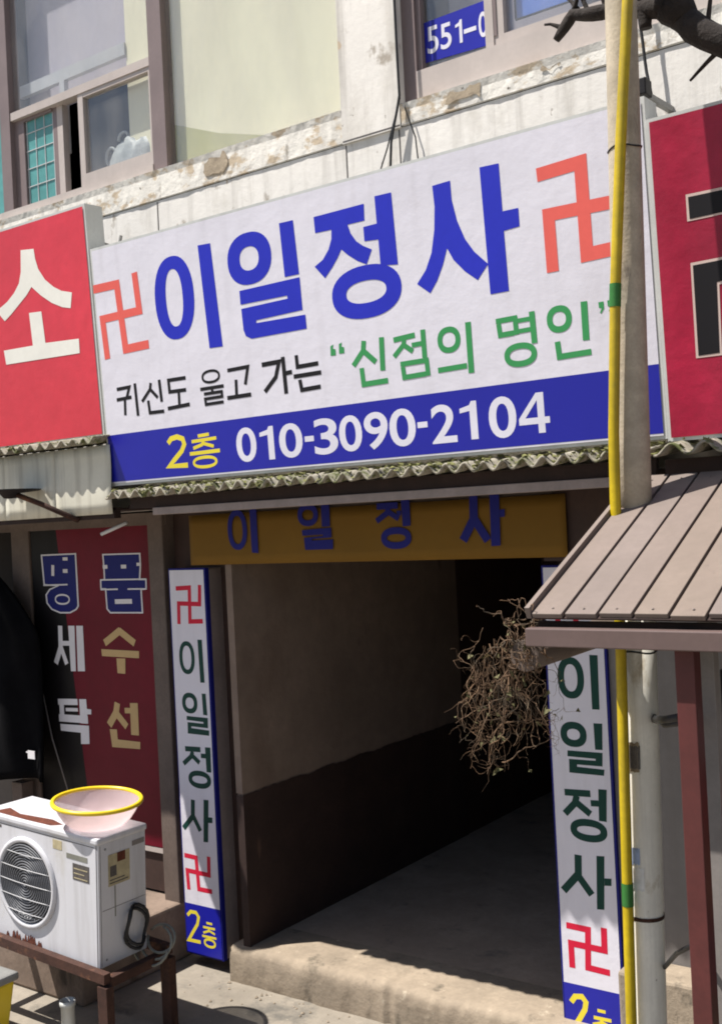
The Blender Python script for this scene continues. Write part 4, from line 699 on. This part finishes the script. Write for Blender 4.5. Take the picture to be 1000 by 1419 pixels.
for i in range(46):                                        # trailing strands with side shoots
    p = (-1.37-.17*R_.random(), -1.30+.09*R_.random(), 1.88-.12*R_.random())
    pts = strand(p, (R_.uniform(-.5,.2),0,-.8), R_.randint(12,29), .0145, .60, .30, R_.uniform(.0009,.0024), -1.32)
    for m_ in range(6):
        c = pts[R_.randrange(2, len(pts))]
        e_ = strand(c, (R_.uniform(-1,1), R_.uniform(-.5,.5), R_.uniform(-.8,.5)), R_.randint(4,10), .010, .7, .05, .0006, -1.30)
        if R_.random() < .25:
            c = e_[-1]; s_ = R_.uniform(.006,.013); gl.add([c+Vector((R_.uniform(-s_,s_), R_.uniform(-s_,s_), R_.uniform(-s_,s_))) for _ in range(4)], [(0,1,2,3)])
strand((-1.44,-1.27,1.76), (-1,0,-.2), 14, .016, .35, .08, .002, -1.3); strand((-1.44,-1.27,1.70), (-1,0,-.3), 10, .016, .35, .05, .002, -1.3)
for k in range(3): strand((-1.47,-1.27,1.52+.05*k), (1,0,.5), 16, .013, .45, -.05, .0018, -1.28)
t = thing('dried_vine', 'tangle of dry brown vine hanging from the awning corner', 'vine', (-1.40,-1.27,1.9))
o = build('tendrils', v_, M['vine'], t); o['kind'] = 'stuff'
o = build('leaf_scraps', gl, M['vinegreen'], t); o['kind'] = 'stuff'

# ------------------------------------------------------------------ bare tree reaching in from the right
t = thing('bare_tree', 'bare dark tree branch reaching in at the top right corner', 'tree', (1.15,-.75,0))
q = MB(); q.tube([(1.15,-.75,0),(1.13,-.75,1),(1.1,-.74,2),(1.05,-.72,3),(1.0,-.7,4),(.9,-.7,5.2),(.95,-.7,6.4)], [.15,.13,.12,.11,.09,.06,.02], 14); build('trunk', q, M['bark'], t)
q = MB()
def limb(pts, rs):
    P = []
    R2 = []
    for i in range(len(pts)-1):
        for k in range(4):
            f_ = k/4; a = Vector(pts[i]); b_ = Vector(pts[i+1]); p = a.lerp(b_, f_); nz = noise.noise(p*9)*.02
            P.append(p+Vector((0, nz, nz))); R2.append((rs[i]*(1-f_)+rs[i+1]*f_)*(1+.25*noise.noise(p*16)))
    P.append(Vector(pts[-1])); R2.append(rs[-1]); q.tube(P, R2, 10)
limb([(1.06,-.70,2.75),(.3,-.62,2.95),(-.5,-.55,3.22),(-.92,-.50,3.54),(-1.09,-.50,3.675),(-1.19,-.50,3.775)], [.07,.062,.052,.043,.040,.040])
limb([(-1.17,-.50,3.77),(-1.28,-.49,3.79),(-1.40,-.49,3.815),(-1.50,-.49,3.835),(-1.56,-.49,3.775)], [.040,.026,.024,.022,.012])
limb([(-1.12,-.50,3.70),(-1.17,-.50,3.90),(-1.10,-.5,4.25)], [.045,.04,.025])
limb([(-1.245,-.50,3.78),(-1.245,-.50,3.715)], [.024,.020])
limb([(-1.25,-.50,3.79),(-1.24,-.51,3.95),(-1.30,-.52,4.2)], [.022,.018,.01])
for a, b_ in (((-1.44,-.49,3.82),(-1.49,-.47,3.96)),((-1.38,-.49,3.81),(-1.40,-.47,3.95)),((-1.50,-.49,3.84),(-1.46,-.49,3.93)),((-.8,-.52,3.45),(-.9,-.52,3.75)),((-1.05,-.5,3.65),(-1.02,-.52,3.85)),((-1.0,-.5,3.60),(-1.12,-.48,3.52)),((-1.53,-.49,3.80),(-1.60,-.49,3.84)),((-1.33,-.49,3.80),(-1.36,-.47,3.70)),((-1.47,-.49,3.83),(-1.53,-.46,3.92))): limb([a, b_], [.010,.004])
build('branch', q, M['bark'], t)

# ------------------------------------------------------------------ small wall fittings
t = thing('small_camera', 'small black camera box on the wall above the white sign', 'camera', (-1.35,-.28,3.60))
q = MB(); q.box(-1.395,-1.315,-.34,-.28,3.575,3.632); build('housing', q, M['black'], t, bevel=.004)
q = MB(); q.lathe((-1.365,-.341,3.605), [(.0,.004),(.014,.003),(.016,.0)], 16, 'y'); build('lens', q, C_['white'], t)
q = MB(); q.bar((-1.35,-.282,3.60),(-1.35,.0,3.62),.02,.02); build('bracket', q, M['zinc'], t)
def cable(pts, r, label):
    P = []
    for i in range(len(pts)-1):
        for k in range(6):
            p = Vector(pts[i]).lerp(Vector(pts[i+1]), k/6); P.append(p+Vector((noise.noise(p*6)*.008, 0, 0)))
    P.append(Vector(pts[-1])); q = MB(); q.tube(P, r, 6)
    tag(build('cable', q, M['rubber']), label, 'cable')
cable([(-2.50,-.02,4.9),(-2.492,-.03,3.97),(-2.535,-.04,3.78),(-2.55,-.05,3.50)], .006, 'black cable dropping from the right window corner to the sign top')
cable([(-2.49,-.03,3.96),(-2.56,-.035,3.76),(-2.64,-.05,3.56)], .0035, 'thinner black cable slanting left below the right window corner')
cable([(-2.475,-.03,3.93),(-2.43,-.02,3.78),(-2.41,-.02,3.58)], .0035, 'thin grey cable slanting right below the right window corner')
cable([(-1.455,-.06,5.0),(-1.43,-.05,3.95),(-1.415,-.05,3.76),(-1.34,-.10,3.40)], .006, 'black cable hanging down the wall above the crimson sign')
q = MB(); q.bar((-3.935,-.32,3.535),(-3.76,-.32,3.545),.03,.02); q.bar((-3.90,-.32,3.55),(-3.90,-.01,3.60),.02,.02); q.bar((-3.925,-.32,3.55),(-3.905,-.32,3.60),.01,.01)
tag(build('steel_bracket', q, M['zinc']), 'small grey steel bracket on the top left of the white sign', 'bracket')

# flagstone-like litter on the ground by the step: a few loose stones
R_ = random.Random(3); q = MB()
for i in range(70):
    x = R_.uniform(-3.9,-2.2); y = -.04-R_.random()**2*.5; r = R_.uniform(.003,.011)
    q.add([(x+r*dx*R_.uniform(.7,1.2), y+r*dy*R_.uniform(.7,1.2), max(.0,r*dz)) for dx, dy, dz in ((1,0,.3),(-1,0,.3),(0,1,.3),(0,-1,.3),(0,0,1),(.2,.2,0))], [(0,2,4),(2,1,4),(1,3,4),(3,0,4)])
o = build('grit', q, M['concrete']); o['kind'] = 'stuff'
